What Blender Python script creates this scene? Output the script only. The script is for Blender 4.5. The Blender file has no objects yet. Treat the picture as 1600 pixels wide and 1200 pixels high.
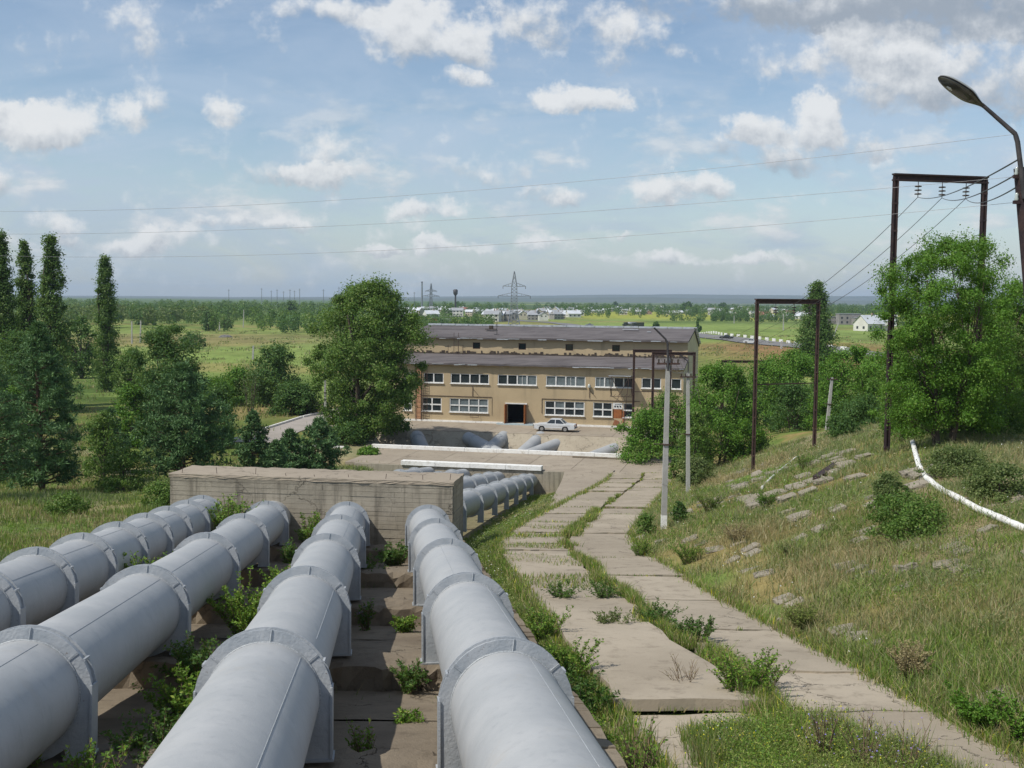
import bpy, bmesh, math, random
import numpy as np
from mathutils import Vector, Matrix

# ------------------------------------------------------------------ camera
scene = bpy.context.scene
COL = scene.collection
EYE = Vector((0.0, 0.0, 15.7))
FPX = 1756.0
cam_d = bpy.data.cameras.new('camera'); cam = bpy.data.objects.new('camera', cam_d); COL.objects.link(cam)
cam_d.sensor_width = 36.0; cam_d.lens = FPX / 1600 * 36.0
cam_d.clip_start = 0.1; cam_d.clip_end = 40000
PITCH = math.atan(133 / FPX)
MR = Matrix.Rotation(math.radians(90) - PITCH, 3, 'X') @ Matrix.Rotation(math.radians(0.5), 3, 'Z')
cam.matrix_world = Matrix.Translation(EYE) @ MR.to_4x4()
scene.camera = cam
scene.render.resolution_x = 1024; scene.render.resolution_y = 768
scene.render.engine = 'CYCLES'
scene.view_settings.view_transform = 'Standard'
scene.view_settings.look = 'None'
scene.view_settings.exposure = 0.07
scene.view_settings.gamma = 1.0
scene.cycles.max_bounces = 6
scene.cycles.transparent_max_bounces = 8
scene.cycles.volume_bounces = 0

def ray(u, v):
    d = MR @ Vector(((u - 800) / FPX, (600 - v) / FPX, -1.0))
    return d / d.y
def P(u, v, Y):
    return EYE + ray(u, v) * Y

# ------------------------------------------------------------------ node helpers
class X:
    """a socket (or number) with arithmetic that writes Math nodes"""
    T = None
    def __init__(self, s): self.s = s
    def _m(op, *a, clamp=False):
        n = X.T.nodes.new('ShaderNodeMath'); n.operation = op; n.use_clamp = clamp
        for i, q in enumerate(a):
            q = q.s if isinstance(q, X) else q
            if isinstance(q, (int, float)): n.inputs[i].default_value = q
            else: X.T.links.new(q, n.inputs[i])
        return X(n.outputs[0])
    def __add__(s, o): return X._m('ADD', s, o)
    __radd__ = __add__
    def __sub__(s, o): return X._m('SUBTRACT', s, o)
    def __rsub__(s, o): return X._m('SUBTRACT', o, s)
    def __mul__(s, o): return X._m('MULTIPLY', s, o)
    __rmul__ = __mul__
    def __truediv__(s, o): return X._m('DIVIDE', s, o)
    def max(s, o): return X._m('MAXIMUM', s, o)
    def min(s, o): return X._m('MINIMUM', s, o)
    def pow(s, o): return X._m('POWER', s, o)
    def gt(s, o): return X._m('GREATER_THAN', s, o)
    def lt(s, o): return X._m('LESS_THAN', s, o)
    def frac(s): return X._m('FRACT', s)
    def abs(s): return X._m('ABSOLUTE', s)
    def sat(s): return X._m('ADD', s, 0.0, clamp=True)
    def step(s, a, b):
        n = X.T.nodes.new('ShaderNodeMapRange'); n.interpolation_type = 'SMOOTHSTEP'
        X.T.links.new(s.s, n.inputs[0])
        n.inputs[1].default_value = a; n.inputs[2].default_value = b
        return X(n.outputs[0])
def vec(v, op, o):
    n = X.T.nodes.new('ShaderNodeVectorMath'); n.operation = op
    X.T.links.new(v, n.inputs[0])
    if isinstance(o, (tuple, list)): n.inputs[1].default_value = o
    elif isinstance(o, (int, float)): n.inputs[3].default_value = o
    elif o is not None: X.T.links.new(o.s if isinstance(o, X) else o, n.inputs[1])
    return n.outputs[1] if op in ('DOT_PRODUCT', 'LENGTH') else n.outputs[0]
def noise(v, scale=1.0, detail=4.0, rough=0.55, out=0, dist=0.0):
    n = X.T.nodes.new('ShaderNodeTexNoise')
    n.inputs['Scale'].default_value = scale; n.inputs['Detail'].default_value = detail
    n.inputs['Roughness'].default_value = rough; n.inputs['Distortion'].default_value = dist
    X.T.links.new(v, n.inputs['Vector'])
    return X(n.outputs[0]) if out == 0 else n.outputs[1]
def xyz(x, y, z):
    n = X.T.nodes.new('ShaderNodeCombineXYZ')
    for i, q in enumerate((x, y, z)):
        q = q.s if isinstance(q, X) else q
        if isinstance(q, (int, float)): n.inputs[i].default_value = q
        else: X.T.links.new(q, n.inputs[i])
    return n.outputs[0]
def sep(v):
    n = X.T.nodes.new('ShaderNodeSeparateXYZ'); X.T.links.new(v, n.inputs[0])
    return [X(o) for o in n.outputs]
def mixc(f, a, b):
    n = X.T.nodes.new('ShaderNodeMix'); n.data_type = 'RGBA'
    f = f.s if isinstance(f, X) else f
    if isinstance(f, (int, float)): n.inputs[0].default_value = f
    else: X.T.links.new(f, n.inputs[0])
    for i, q in ((6, a), (7, b)):
        if isinstance(q, (tuple, list)): n.inputs[i].default_value = (*q[:3], 1)
        else: X.T.links.new(q, n.inputs[i])
    return n.outputs[2]

# ------------------------------------------------------------------ world
world = bpy.data.worlds.new('World'); scene.world = world; world.use_nodes = True
SUN_DIR = Vector((1.205, 0.739, -1.9)).normalized()
SUN_EL = math.asin(-SUN_DIR.z); SUN_AZ = math.atan2(-SUN_DIR.x, -SUN_DIR.y)
T = X.T = world.node_tree; T.nodes.clear()
wo = T.nodes.new('ShaderNodeOutputWorld')
sky = T.nodes.new('ShaderNodeTexSky'); sky.sky_type = 'NISHITA'; sky.sun_disc = False
sky.sun_elevation = SUN_EL; sky.sun_rotation = SUN_AZ % (2 * math.pi)
sky.air_density = 1.0; sky.dust_density = 0.6; sky.ozone_density = 1.3
bg1 = T.nodes.new('ShaderNodeBackground'); T.links.new(sky.outputs[0], bg1.inputs[0]); bg1.inputs[1].default_value = 0.112
tc = T.nodes.new('ShaderNodeTexCoord'); D = tc.outputs['Generated']
dx, dy, dz = sep(D)
dys = dy.max(0.05)
U = dx / dys; W = dz / dys
P0 = xyz(U, W, 0.0)
wn = noise(P0, 8.0, 9.0, 0.66, out=1)
wv = vec(vec(wn, 'SUBTRACT', (0.5, 0.5, 0.5)), 'MULTIPLY', (0.12, 0.075, 0.0))
PD = vec(P0, 'ADD', wv)
fine = noise(P0, 26.0, 8.0, 0.6)
BLOBS = [  # centre px, radii px, strength, brightness
 (95,180,115,46,1.3,1.02),(30,190,90,48,1.0,.95),(10,285,75,36,.8,.85),(345,185,30,26,.7,.95),(250,165,110,45,.22,.85),
 (250,362,80,26,.9,.95),(80,345,55,36,.5,.85),(520,275,85,22,.8,.95),(440,270,60,20,.4,.8),(470,240,190,50,.28,.85),
 (650,55,125,48,1.1,.93),(770,70,70,42,.6,.88),(560,6,150,30,.7,.88),(722,120,55,18,.9,.95),
 (905,150,72,26,1.3,1.0),(880,30,110,42,.65,.85),(990,60,80,50,.6,.86),(765,268,75,22,.6,.85),(680,330,60,18,.9,.97),
 (860,305,62,15,.7,.85),(1062,300,85,25,1.0,.92),(700,385,90,14,.9,.97),(850,376,60,19,1.0,.97),(610,385,48,12,.8,.95),
 (970,355,24,11,.9,.95),(1030,395,58,15,1.0,.98),(1190,410,60,12,.7,.95),(1105,405,40,10,.6,.95),
 (1285,185,55,42,1.35,1.02),(1180,200,58,28,1.2,.97),(1235,235,150,38,.9,.72),
 (1330,80,125,45,.95,.90),(1540,120,180,80,.9,.74),(1200,4,240,34,.9,.58),(1500,10,260,60,1.1,.52),(1400,150,120,40,.6,.75),
 (1310,418,22,10,.7,.95),(380,345,80,12,.5,.9),(480,345,70,16,.5,.93),(150,370,110,14,.5,.88),(920,395,60,12,.6,.95),
 (300,60,200,60,.1,.8),(60,60,160,60,.08,.8),(-400,200,200,80,1,.9),(2000,200,250,80,1,.85),(1560,420,60,12,.5,.9)]
S = None; Hs = None; Bs = None
for (cx, cy, rx, ry, st, br) in BLOBS:
    c = ray(cx, cy)
    q = vec(vec(PD, 'SUBTRACT', (c.x, c.z, 0)), 'MULTIPLY', (FPX / rx / 1.12, FPX / ry / 1.12, 0))
    d2 = X(vec(q, 'DOT_PRODUCT', q))
    m = (1.0 - d2).max(0.0) * st
    qy = sep(q)[1]
    h = m * qy; b = m * br
    S = m if S is None else S + m
    Hs = h if Hs is None else Hs + h
    Bs = b if Bs is None else Bs + b
dens = S + (fine - 0.5) * 2.9 + (noise(P0, 7.0, 3.0, 0.5) - 0.5) * 0.9 - 0.16
alpha = dens.step(-0.02, 0.80)
Sm = S + 0.06
puff = noise(vec(P0, 'ADD', (-0.004, 0.011, 0)), 26.0, 8.0, 0.6)
relief = (fine - puff) * 2.1
shade = ((Bs + 0.054) / Sm + (Hs / Sm) * 0.42 - 0.02 + relief * 0.5 - dens.step(0.35, 1.5) * 0.04).sat()
veil_n = noise(vec(P0, 'MULTIPLY', (3.0, 9.0, 1.0)), 1.6, 6.0, 0.6, dist=0.6)
veil = veil_n.step(0.34, 0.66) * (0.38 + 0.45 * (1.0 - W.step(0.11, 0.22)))
pf = vec(P0, 'MULTIPLY', (1.0, 2.3, 1.0))
f1 = noise(pf, 10.0, 8.0, 0.6); f2 = noise(vec(pf, 'ADD', (-0.006, 0.022, 0)), 10.0, 8.0, 0.6)
band = W.step(0.012, 0.05) * (1.0 - W.step(0.10, 0.22))
alpha2 = f1.step(0.49, 0.66) * (band * 0.62 + 0.10)
sh2 = (0.62 + (f1 - f2) * 4.0).sat()
# clouds in the rest of the sky
pl = vec(D, 'MULTIPLY', (1, 1, 1))
zz = dz.max(0.06)
other = noise(xyz(dx / zz, dy / zz, 0.0), 0.9, 6.0, 0.55).step(0.5, 0.68) * (dy.lt(0.15)) * dz.gt(0.0)
cc = mixc(shade.step(0.40, 1.05), (0.34, 0.385, 0.445), (0.82, 0.83, 0.835))
vc = mixc(W.step(0.0, 0.2), (0.40, 0.50, 0.61), (0.51, 0.605, 0.735))
bgv = T.nodes.new('ShaderNodeBackground'); T.links.new(vc, bgv.inputs[0]); bgv.inputs[1].default_value = 1.0
bgc = T.nodes.new('ShaderNodeBackground'); T.links.new(cc, bgc.inputs[0]); bgc.inputs[1].default_value = 0.98
low = (1.0 - W.step(-0.02, 0.14)) * 0.6
va = (veil.max(low) * (0.80 + 0.20 * (1.0 - W.step(0.05, 0.2)))) * dz.gt(-0.02)
m1 = T.nodes.new('ShaderNodeMixShader'); T.links.new(va.s, m1.inputs[0]); T.links.new(bg1.outputs[0], m1.inputs[1]); T.links.new(bgv.outputs[0], m1.inputs[2])
bgd = T.nodes.new('ShaderNodeBackground'); T.links.new(mixc(sh2, (0.43, 0.49, 0.56), (0.74, 0.75, 0.76)), bgd.inputs[0])
m3 = T.nodes.new('ShaderNodeMixShader'); T.links.new((alpha2 * dy.gt(0.15) * dz.gt(0.0)).s, m3.inputs[0]); T.links.new(m1.outputs[0], m3.inputs[1]); T.links.new(bgd.outputs[0], m3.inputs[2])
m2 = T.nodes.new('ShaderNodeMixShader')
aa = (alpha * dy.gt(0.15)).max(other * 0.6)
T.links.new((aa * (0.88)).s, m2.inputs[0]); T.links.new(m3.outputs[0], m2.inputs[1]); T.links.new(bgc.outputs[0], m2.inputs[2])
T.links.new(m2.outputs[0], wo.inputs[0])
world.cycles.sampling_method = 'MANUAL'; world.cycles.sample_map_resolution = 512

sun_d = bpy.data.lights.new('sun', 'SUN'); sun = bpy.data.objects.new('sun', sun_d); COL.objects.link(sun)
sun_d.energy = 3.9; sun_d.angle = math.radians(0.5); sun_d.color = (1.0, 0.955, 0.88)
sun.rotation_euler = SUN_DIR.to_track_quat('-Z', 'Y').to_euler()

# ------------------------------------------------------------------ object helpers
def tag(o, label=None, cat=None, group=None, kind=None):
    if label: o['label'] = label
    if cat: o['category'] = cat
    if group: o['group'] = group
    if kind: o['kind'] = kind
    return o
def empty(name, loc=(0, 0, 0), rz=0.0):
    o = bpy.data.objects.new(name, None); COL.objects.link(o)
    o.location = loc; o.rotation_euler = (0, 0, rz); o.empty_display_size = 0.3
    return o
def thing(name, label, cat, loc=(0, 0, 0), rz=0.0, group=None):
    return tag(empty(name, loc, rz), label, cat, group)
def link(name, me, parent=None):
    o = bpy.data.objects.new(name, me); COL.objects.link(o)
    if parent: o.parent = parent
    return o
def np_mesh(name, V, F, mats, smooth=False, midx=None):
    """V (n,3) array, F (m,k) int array, all faces of k corners"""
    me = bpy.data.meshes.new(name)
    V = np.asarray(V, dtype=np.float32); F = np.asarray(F, dtype=np.int32)
    me.vertices.add(len(V)); me.vertices.foreach_set('co', V.ravel())
    k = F.shape[1]
    me.loops.add(F.size); me.loops.foreach_set('vertex_index', F.ravel())
    me.polygons.add(len(F))
    me.polygons.foreach_set('loop_start', np.arange(0, F.size, k, dtype=np.int32))
    me.polygons.foreach_set('loop_total', np.full(len(F), k, dtype=np.int32))
    me.polygons.foreach_set('use_smooth', np.full(len(F), smooth, dtype=bool))
    for m in (mats if isinstance(mats, (list, tuple)) else [mats]): me.materials.append(m)
    if midx is not None: me.polygons.foreach_set('material_index', np.asarray(midx, dtype=np.int32))
    me.update(calc_edges=True)
    return me
class MB:
    def __init__(s): s.v = []; s.f = []; s.sm = []; s.mi = []
    def add(s, V, F, smooth=False, mi=0):
        b = len(s.v); s.v += [tuple(p) for p in V]
        s.f += [tuple(i + b for i in f) for f in F]
        s.sm += [smooth] * len(F); s.mi += [mi] * len(F); return s
    def box(s, c, d, rot=None, mi=0, bev=0.0):
        hx, hy, hz = d[0] / 2, d[1] / 2, d[2] / 2
        if bev > 0 and min(hx, hy, hz) > bev * 1.2:
            return s.bevbox(c, d, rot, mi, bev)
        V = [Vector((x, y, z)) for z in (-hz, hz) for y in (-hy, hy) for x in (-hx, hx)]
        if rot is not None: V = [rot @ p for p in V]
        V = [p + Vector(c) for p in V]
        return s.add(V, [(0, 2, 3, 1), (4, 5, 7, 6), (0, 1, 5, 4), (2, 6, 7, 3), (0, 4, 6, 2), (1, 3, 7, 5)], mi=mi)
    def bevbox(s, c, d, rot, mi, b):
        bm = bmesh.new(); bmesh.ops.create_cube(bm, size=1)
        for v in bm.verts: v.co = Vector((v.co.x * d[0], v.co.y * d[1], v.co.z * d[2]))
        bmesh.ops.bevel(bm, geom=bm.edges[:], offset=b, segments=2, affect='EDGES', profile=0.5)
        bm.verts.index_update()
        V = [(rot @ v.co if rot is not None else v.co) + Vector(c) for v in bm.verts]
        F = [[v.index for v in f.verts] for f in bm.faces]; bm.free()
        return s.add(V, F, mi=mi)
    def bar(s, a, b, w, h=None, mi=0, up=(0, 0, 1)):
        a = Vector(a); b = Vector(b); h = h or w
        d = b - a; L = d.length
        if L < 1e-6: return s
        d.normalize(); u = Vector(up)
        if abs(d.dot(u)) > 0.99: u = Vector((1, 0, 0))
        x = d.cross(u).normalized(); z = x.cross(d)
        R = Matrix((x, d, z)).transposed()
        return s.box((a + b) / 2, (w, L, h), R, mi)
    def tube(s, pts, r, n=10, mi=0, caps=True, smooth=True):
        pts = [Vector(p) for p in pts]; m = len(pts)
        r = [r] * m if isinstance(r, (int, float)) else r
        V = []; F = []; prev = None
        for i, p in enumerate(pts):
            d = (pts[min(i + 1, m - 1)] - pts[max(i - 1, 0)]).normalized()
            if prev is None:
                u = Vector((0, 0, 1)) if abs(d.z) < 0.9 else Vector((1, 0, 0))
                x = d.cross(u).normalized()
            else: x = (prev - d * prev.dot(d)).normalized()
            prev = x; y = d.cross(x)
            V += [p + (x * math.cos(2 * math.pi * k / n) + y * math.sin(2 * math.pi * k / n)) * r[i] for k in range(n)]
        for i in range(m - 1):
            for k in range(n):
                a = i * n + k; b = i * n + (k + 1) % n
                F.append((a, b, b + n, a + n))
        s.add(V, F, smooth, mi)
        if caps:
            s.add(V[:n], [tuple(reversed(range(n)))], False, mi); s.add(V[-n:], [tuple(range(n))], False, mi)
        return s
    def prism(s, poly, a, b, axis='y', mi=0):
        """polygon of (p,q) pairs swept between a and b along an axis"""
        def pt(p, q, t): return (p, t, q) if axis == 'y' else ((t, p, q) if axis == 'x' else (p, q, t))
        n = len(poly)
        V = [pt(p, q, a) for p, q in poly] + [pt(p, q, b) for p, q in poly]
        F = [tuple(range(n)), tuple(reversed(range(n, 2 * n)))]
        F += [(i, i + n, (i + 1) % n + n, (i + 1) % n) for i in range(n)]
        return s.add(V, F, mi=mi)
    def build(s, name, mats, parent=None, off=None, recalc=True):
        me = bpy.data.meshes.new(name)
        V = s.v
        if off is not None: V = [(p[0] - off[0], p[1] - off[1], p[2] - off[2]) for p in V]
        me.from_pydata(V, [], s.f)
        for m in (mats if isinstance(mats, (list, tuple)) else [mats]): me.materials.append(m)
        me.polygons.foreach_set('use_smooth', s.sm); me.polygons.foreach_set('material_index', s.mi)
        if recalc:
            bm = bmesh.new(); bm.from_mesh(me); bmesh.ops.recalc_face_normals(bm, faces=bm.faces[:]); bm.to_mesh(me); bm.free()
        me.update()
        return link(name, me, parent)
def children_of(o, allobs): return [c for c in allobs if c.parent == o]
def copy_tree(o, parent=None, kids=None):
    c = o.copy(); COL.objects.link(c); c.parent = parent
    for ch in (kids or {}).get(o.name, []): copy_tree(ch, c, kids)
    return c
def kidmap(root):
    m = {}
    for o in list(COL.objects):
        if o.parent is not None: m.setdefault(o.parent.name, []).append(o)
    return m
ORD = ['first','second','third','fourth','fifth','sixth','seventh','eighth','ninth','tenth','eleventh','twelfth','thirteenth','fourteenth','fifteenth','sixteenth','seventeenth','eighteenth','nineteenth']
TENS = {20:'twent',30:'thirt',40:'fort',50:'fift',60:'sixt',70:'sevent',80:'eight',90:'ninet'}
def ordn(i):   # i from 0
    n = i + 1
    if n < 20: return ORD[n - 1]
    t = n // 10 * 10
    return TENS[t] + ('ieth' if n == t else 'y-' + ORD[n - t - 1])
# ------------------------------------------------------------------ materials
def newmat(name):
    m = bpy.data.materials.new(name); m.use_nodes = True
    X.T = m.node_tree; X.T.nodes.clear()
    return m
def pos():
    return X.T.nodes.new('ShaderNodeNewGeometry').outputs['Position']
def scl(v, s): return vec(v, 'MULTIPLY', s)
def bump(h, dist, strength=1.0):
    n = X.T.nodes.new('ShaderNodeBump'); n.inputs['Distance'].default_value = dist; n.inputs['Strength'].default_value = strength
    X.T.links.new(h.s if isinstance(h, X) else h, n.inputs['Height']); return n.outputs[0]
def prin(col, rough=0.7, metal=0.0, nrm=None, spec=None, alpha=None):
    T = X.T
    n = T.nodes.new('ShaderNodeBsdfPrincipled'); o = T.nodes.new('ShaderNodeOutputMaterial')
    if isinstance(col, (tuple, list)): n.inputs['Base Color'].default_value = (*col[:3], 1)
    else: T.links.new(col, n.inputs['Base Color'])
    if isinstance(rough, X): T.links.new(rough.s, n.inputs['Roughness'])
    else: n.inputs['Roughness'].default_value = rough
    n.inputs['Metallic'].default_value = metal
    if spec is not None: n.inputs['Specular IOR Level'].default_value = spec
    if nrm is not None: T.links.new(nrm, n.inputs['Normal'])
    T.links.new(n.outputs[0], o.inputs[0]); return n
def simple(name, c, rough=0.7, c2=None, scale=3.0, metal=0.0, bd=0.0, spec=0.3, lo=0.35, hi=0.7):
    m = newmat(name); p = pos()
    if c2 is None: c2 = tuple(x * 0.75 for x in c)
    n = noise(p, scale, 6.0, 0.65)
    prin(mixc(n.step(lo, hi), c, c2), rough, metal, bump(noise(p, scale * 5, 4.0), bd) if bd else None, spec)
    return m
def leafmat(name, cols, trans=0.32, rough=0.55):
    """leaves: each little face takes its own shade from three greens"""
    m = newmat(name); T = X.T
    g = T.nodes.new('ShaderNodeNewGeometry'); r = X(g.outputs['Random Per Island'])
    pn = noise(g.outputs['Position'], 0.55, 3.0, 0.6)
    c = mixc((r * 0.75 + (pn - 0.5) * 1.1 + 0.1).sat(), cols[0], cols[1])
    c = mixc((r * 7.31).frac().gt(0.86) * 0.8, c, cols[2])
    d = T.nodes.new('ShaderNodeBsdfPrincipled'); T.links.new(c, d.inputs['Base Color'])
    d.inputs['Roughness'].default_value = rough; d.inputs['Specular IOR Level'].default_value = 0.25
    t = T.nodes.new('ShaderNodeBsdfTranslucent')
    tcn = mixc(0.35, c, (0.30, 0.42, 0.04)); T.links.new(tcn, t.inputs[0])
    x = T.nodes.new('ShaderNodeMixShader'); x.inputs[0].default_value = trans
    o = T.nodes.new('ShaderNodeOutputMaterial')
    T.links.new(d.outputs[0], x.inputs[1]); T.links.new(t.outputs[0], x.inputs[2]); T.links.new(x.outputs[0], o.inputs[0])
    return m
M = {}
M['leaf_mid'] = leafmat('leaf_mid', ((0.064,0.136,0.023), (0.143,0.237,0.043), (0.243,0.300,0.086)))
M['leaf_bright'] = leafmat('leaf_bright', ((0.065,0.156,0.018), (0.130,0.273,0.029), (0.221,0.338,0.065)))
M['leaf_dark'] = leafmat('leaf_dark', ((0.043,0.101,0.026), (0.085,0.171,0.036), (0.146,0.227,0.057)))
M['leaf_grey'] = leafmat('leaf_grey', ((0.078,0.124,0.039), (0.156,0.202,0.058), (0.260,0.299,0.117)))
M['poplar'] = leafmat('poplar', ((0.055,0.118,0.028), (0.118,0.203,0.043), (0.234,0.312,0.094)))
M['needle'] = leafmat('needle', ((0.051,0.113,0.039), (0.108,0.205,0.070), (0.196,0.304,0.117)), trans=0.12)
M['weed'] = leafmat('weed', ((0.087,0.189,0.026), (0.189,0.320,0.040), (0.349,0.437,0.073)))
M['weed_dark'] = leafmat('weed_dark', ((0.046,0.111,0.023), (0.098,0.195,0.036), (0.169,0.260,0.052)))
M['grass_green'] = leafmat('grass_green', ((.145,.205,.04), (.24,.30,.07), (.37,.38,.13)), trans=0.3)
M['grass_sage'] = leafmat('grass_sage', ((.15,.185,.075), (.235,.265,.12), (.34,.35,.18)), trans=0.25)
M['grass_dry'] = leafmat('grass_dry', ((.29,.235,.11), (.40,.335,.17), (.50,.43,.26)), trans=0.25)
M['flower_yellow'] = leafmat('flower_yellow', ((.55,.50,.03), (.65,.60,.05), (.6,.5,.02)), trans=0.15)
M['flower_white'] = leafmat('flower_white', ((.6,.6,.5), (.7,.7,.65), (.5,.5,.45)), trans=0.15)
M['flower_blue'] = leafmat('flower_blue', ((.25,.22,.5), (.32,.28,.6), (.3,.2,.4)), trans=0.15)
M['twig'] = simple('twig', (.20,.14,.09), 0.9)
M['bark'] = simple('bark', (.13,.10,.075), 0.95, (.06,.048,.038), 4.0, bd=0.03)
M['pine_bark'] = simple('pine_bark', (.16,.09,.055), 0.95, (.07,.045,.035), 4.0, bd=0.03)

# pipes: grey paint with dust, faint streaks and chips
m = M['pipe'] = newmat('pipe'); p = pos()
a = noise(p, 0.9, 6.0, 0.62); b = noise(scl(p, (1.0, 1.0, 0.35)), 7.0, 5.0, 0.65); c = noise(p, 30.0, 5.0, 0.7)
col = mixc(a.step(.3, .72), (.34,.35,.35), (.40,.405,.40))
col = mixc(b.step(.50, .8) * 0.45, col, (.25,.262,.27))
col = mixc(noise(scl(p, (1.0, 1.0, .5)), 1.1, 7.0, .75).step(.56, .70) * 0.35, col, (.36,.335,.29))
col = mixc(noise(p, 2.3, 8.0, 0.75).step(.66, .70) * 0.35, col, (.42,.44,.45))
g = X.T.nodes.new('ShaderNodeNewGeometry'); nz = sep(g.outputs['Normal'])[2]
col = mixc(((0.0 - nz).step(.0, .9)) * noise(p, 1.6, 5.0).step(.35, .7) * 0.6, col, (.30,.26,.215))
col = mixc(c.step(.70, .73) * 0.8, col, (.13,.085,.06))
prin(col, (a * 0.2 + 0.44), 0.0, bump(noise(p, 1.4, 3.0) * 0.9 + noise(p, 55.0, 3.0) * 0.06, 0.025), 0.32)
m = M['pipe_trim'] = newmat('pipe_trim'); p = pos()
col = mixc(noise(p, 3.0, 6.0).step(.3, .7), (.30,.325,.345), (.385,.40,.41))
col = mixc(noise(p, 18.0, 6.0, .7).step(.64, .70) * 0.75, col, (.12,.075,.05))
prin(col, 0.5, 0.0, bump(noise(p, 20.0, 4.0), 0.01), 0.4)
m = M['weld'] = simple('weld', (.40,.42,.43), 0.45, (.22,.235,.24), 40.0, spec=0.5)
M['dark_joint'] = simple('dark_joint', (.10,.10,.105), 0.7)

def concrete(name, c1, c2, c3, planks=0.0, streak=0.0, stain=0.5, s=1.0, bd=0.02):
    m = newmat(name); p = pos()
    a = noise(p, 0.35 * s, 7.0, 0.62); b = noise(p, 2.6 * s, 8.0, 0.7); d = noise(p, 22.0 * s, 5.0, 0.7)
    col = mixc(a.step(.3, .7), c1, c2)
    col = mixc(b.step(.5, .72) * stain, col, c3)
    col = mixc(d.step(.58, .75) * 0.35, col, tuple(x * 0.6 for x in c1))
    h = b * 0.8 + d * 0.35
    vn = X.T.nodes.new('ShaderNodeTexVoronoi'); vn.feature = 'DISTANCE_TO_EDGE'; vn.inputs['Scale'].default_value = 0.55
    X.T.links.new(vec(p, 'ADD', vec(vec(noise(p, 1.4, 5.0, .7, out=1), 'SUBTRACT', (.5, .5, .5)), 'MULTIPLY', (1.3, 1.3, 1.3))), vn.inputs['Vector'])
    ck = (1.0 - X(vn.outputs['Distance']).step(0.0, 0.012)) * noise(p, .45, 3.0).step(.48, .60)
    col = mixc(ck * 0.75, col, tuple(x * 0.35 for x in c3)); h = h - ck * 0.8
    g2 = X.T.nodes.new('ShaderNodeNewGeometry'); col = mixc(X(g2.outputs['Random Per Island']) * 0.30, col, c3)
    if streak:
        st = noise(scl(p, (2.6, 2.6, .16)), 1.0, 6.0, .65)
        col = mixc(st.step(.50, .66) * streak, col, tuple(x * 0.5 for x in c3))
        col = mixc(sep(p)[2].step(7.3, 8.1) * noise(scl(p, (1.5, 1.5, 4)), 1.0, 5.0, .7).step(.4, .6) * .5, col, tuple(x * 0.55 for x in c3))
    if planks:
        z = sep(p)[2]
        zz = z / planks
        zr = (zz + (noise(scl(p, (.25, .25, 2.0)), 1.0, 2.0) - 0.5) * 0.25).frac()
        line = (1.0 - zr.step(0.0, 0.07)).max(zr.step(0.95, 1.0)) * noise(scl(p, (.6, .6, 5.0)), 1.3, 5.0, .7).step(.48, .60)
        col = mixc(line * 0.7, col, tuple(x * 0.30 for x in c1))
        wn = noise(scl(p, (.35, .35, 9.0)), 1.4, 6.0, .7)
        col = mixc(wn.step(.54, .70) * 0.35, col, tuple(x * 0.62 for x in c1))
        st = noise(scl(p, (2.2, 2.2, .18)), 1.0, 6.0, .65)
        col = mixc(st.step(.55, .68) * 0.45, col, tuple(x * 0.45 for x in c1))
        h = h - line * 1.6 + wn * 1.2
    prin(col, 0.92, 0.0, bump(h, bd), 0.15)
    M[name] = m; return m
concrete('slab', (.42,.36,.275), (.32,.272,.205), (.21,.175,.13), s=0.8, stain=.75)
concrete('block_concrete', (.40,.355,.28), (.32,.285,.22), (.25,.22,.17), planks=0, bd=0.03, s=1.6, stain=.7, streak=.6)
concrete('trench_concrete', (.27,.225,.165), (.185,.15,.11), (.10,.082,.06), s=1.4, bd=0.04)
concrete('pit_concrete', (.45,.395,.30), (.36,.31,.235), (.22,.185,.135), s=1.3, stain=.75, bd=.08)
concrete('apron', (.38,.325,.25), (.315,.265,.205), (.21,.175,.13), s=0.6, stain=.65)
concrete('post_concrete', (.46,.45,.42), (.38,.37,.34), (.3,.29,.27), s=2.0)
concrete('stone', (.34,.30,.235), (.27,.24,.185), (.18,.155,.12), s=2.5, bd=0.05)
M['whitewash'] = simple('whitewash', (.78,.77,.73), 0.85, (.55,.52,.46), 2.5, bd=0.02, lo=.45, hi=.75)
M['white_paint'] = simple('white_paint', (.74,.74,.72), 0.6, (.55,.55,.53), 3.0)
M['stucco'] = None
m = M['stucco'] = newmat('stucco'); p = pos()
a = noise(p, 0.22, 5.0, .6); st = noise(scl(p, (1.1, 1.1, .12)), 1.0, 6.0, .65); d = noise(p, 6.0, 6.0, .7)
col = mixc(a.step(.3, .7), (.475,.375,.235), (.41,.325,.205))
col = mixc(st.step(.52, .72) * 0.6, col, (.29,.235,.155))
col = mixc(d.step(.62, .74) * 0.35, col, (.33,.27,.18))
prin(col, 0.92, 0.0, bump(d, 0.02), 0.1)
M['pale_wall'] = simple('pale_wall', (.62,.53,.34), 0.9, (.52,.43,.28), 0.6)
m = M['felt'] = newmat('felt'); p = pos()
a = noise(scl(p, (.5, 2.0, 1)), .5, 7.0, .68); b = noise(p, 5.0, 6.0, .7)
col = mixc(a.step(.35, .68), (.155,.14,.138), (.095,.085,.085))
col = mixc(b.step(.6, .75) * .5, col, (.23,.205,.19))
prin(col, 0.95, 0.0, bump(b, 0.03), 0.1)
M['tar'] = simple('tar', (.045,.035,.03), 0.9, (.09,.07,.05), 3.0)
M['coping'] = simple('coping', (.50,.53,.56), 0.45, (.36,.38,.40), 1.5, metal=0.2)
M['glass_dark'] = simple('glass_dark', (.022,.028,.03), 0.08, (.035,.045,.048), 0.7, spec=0.6)
M['glass_pale'] = simple('glass_pale', (.16,.19,.20), 0.15, (.11,.135,.14), 1.5, spec=0.6)  # bluish-grey base colour paints in the reflection on the brighter panes
M['interior'] = simple('interior', (.07,.065,.06), 0.9)
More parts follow.
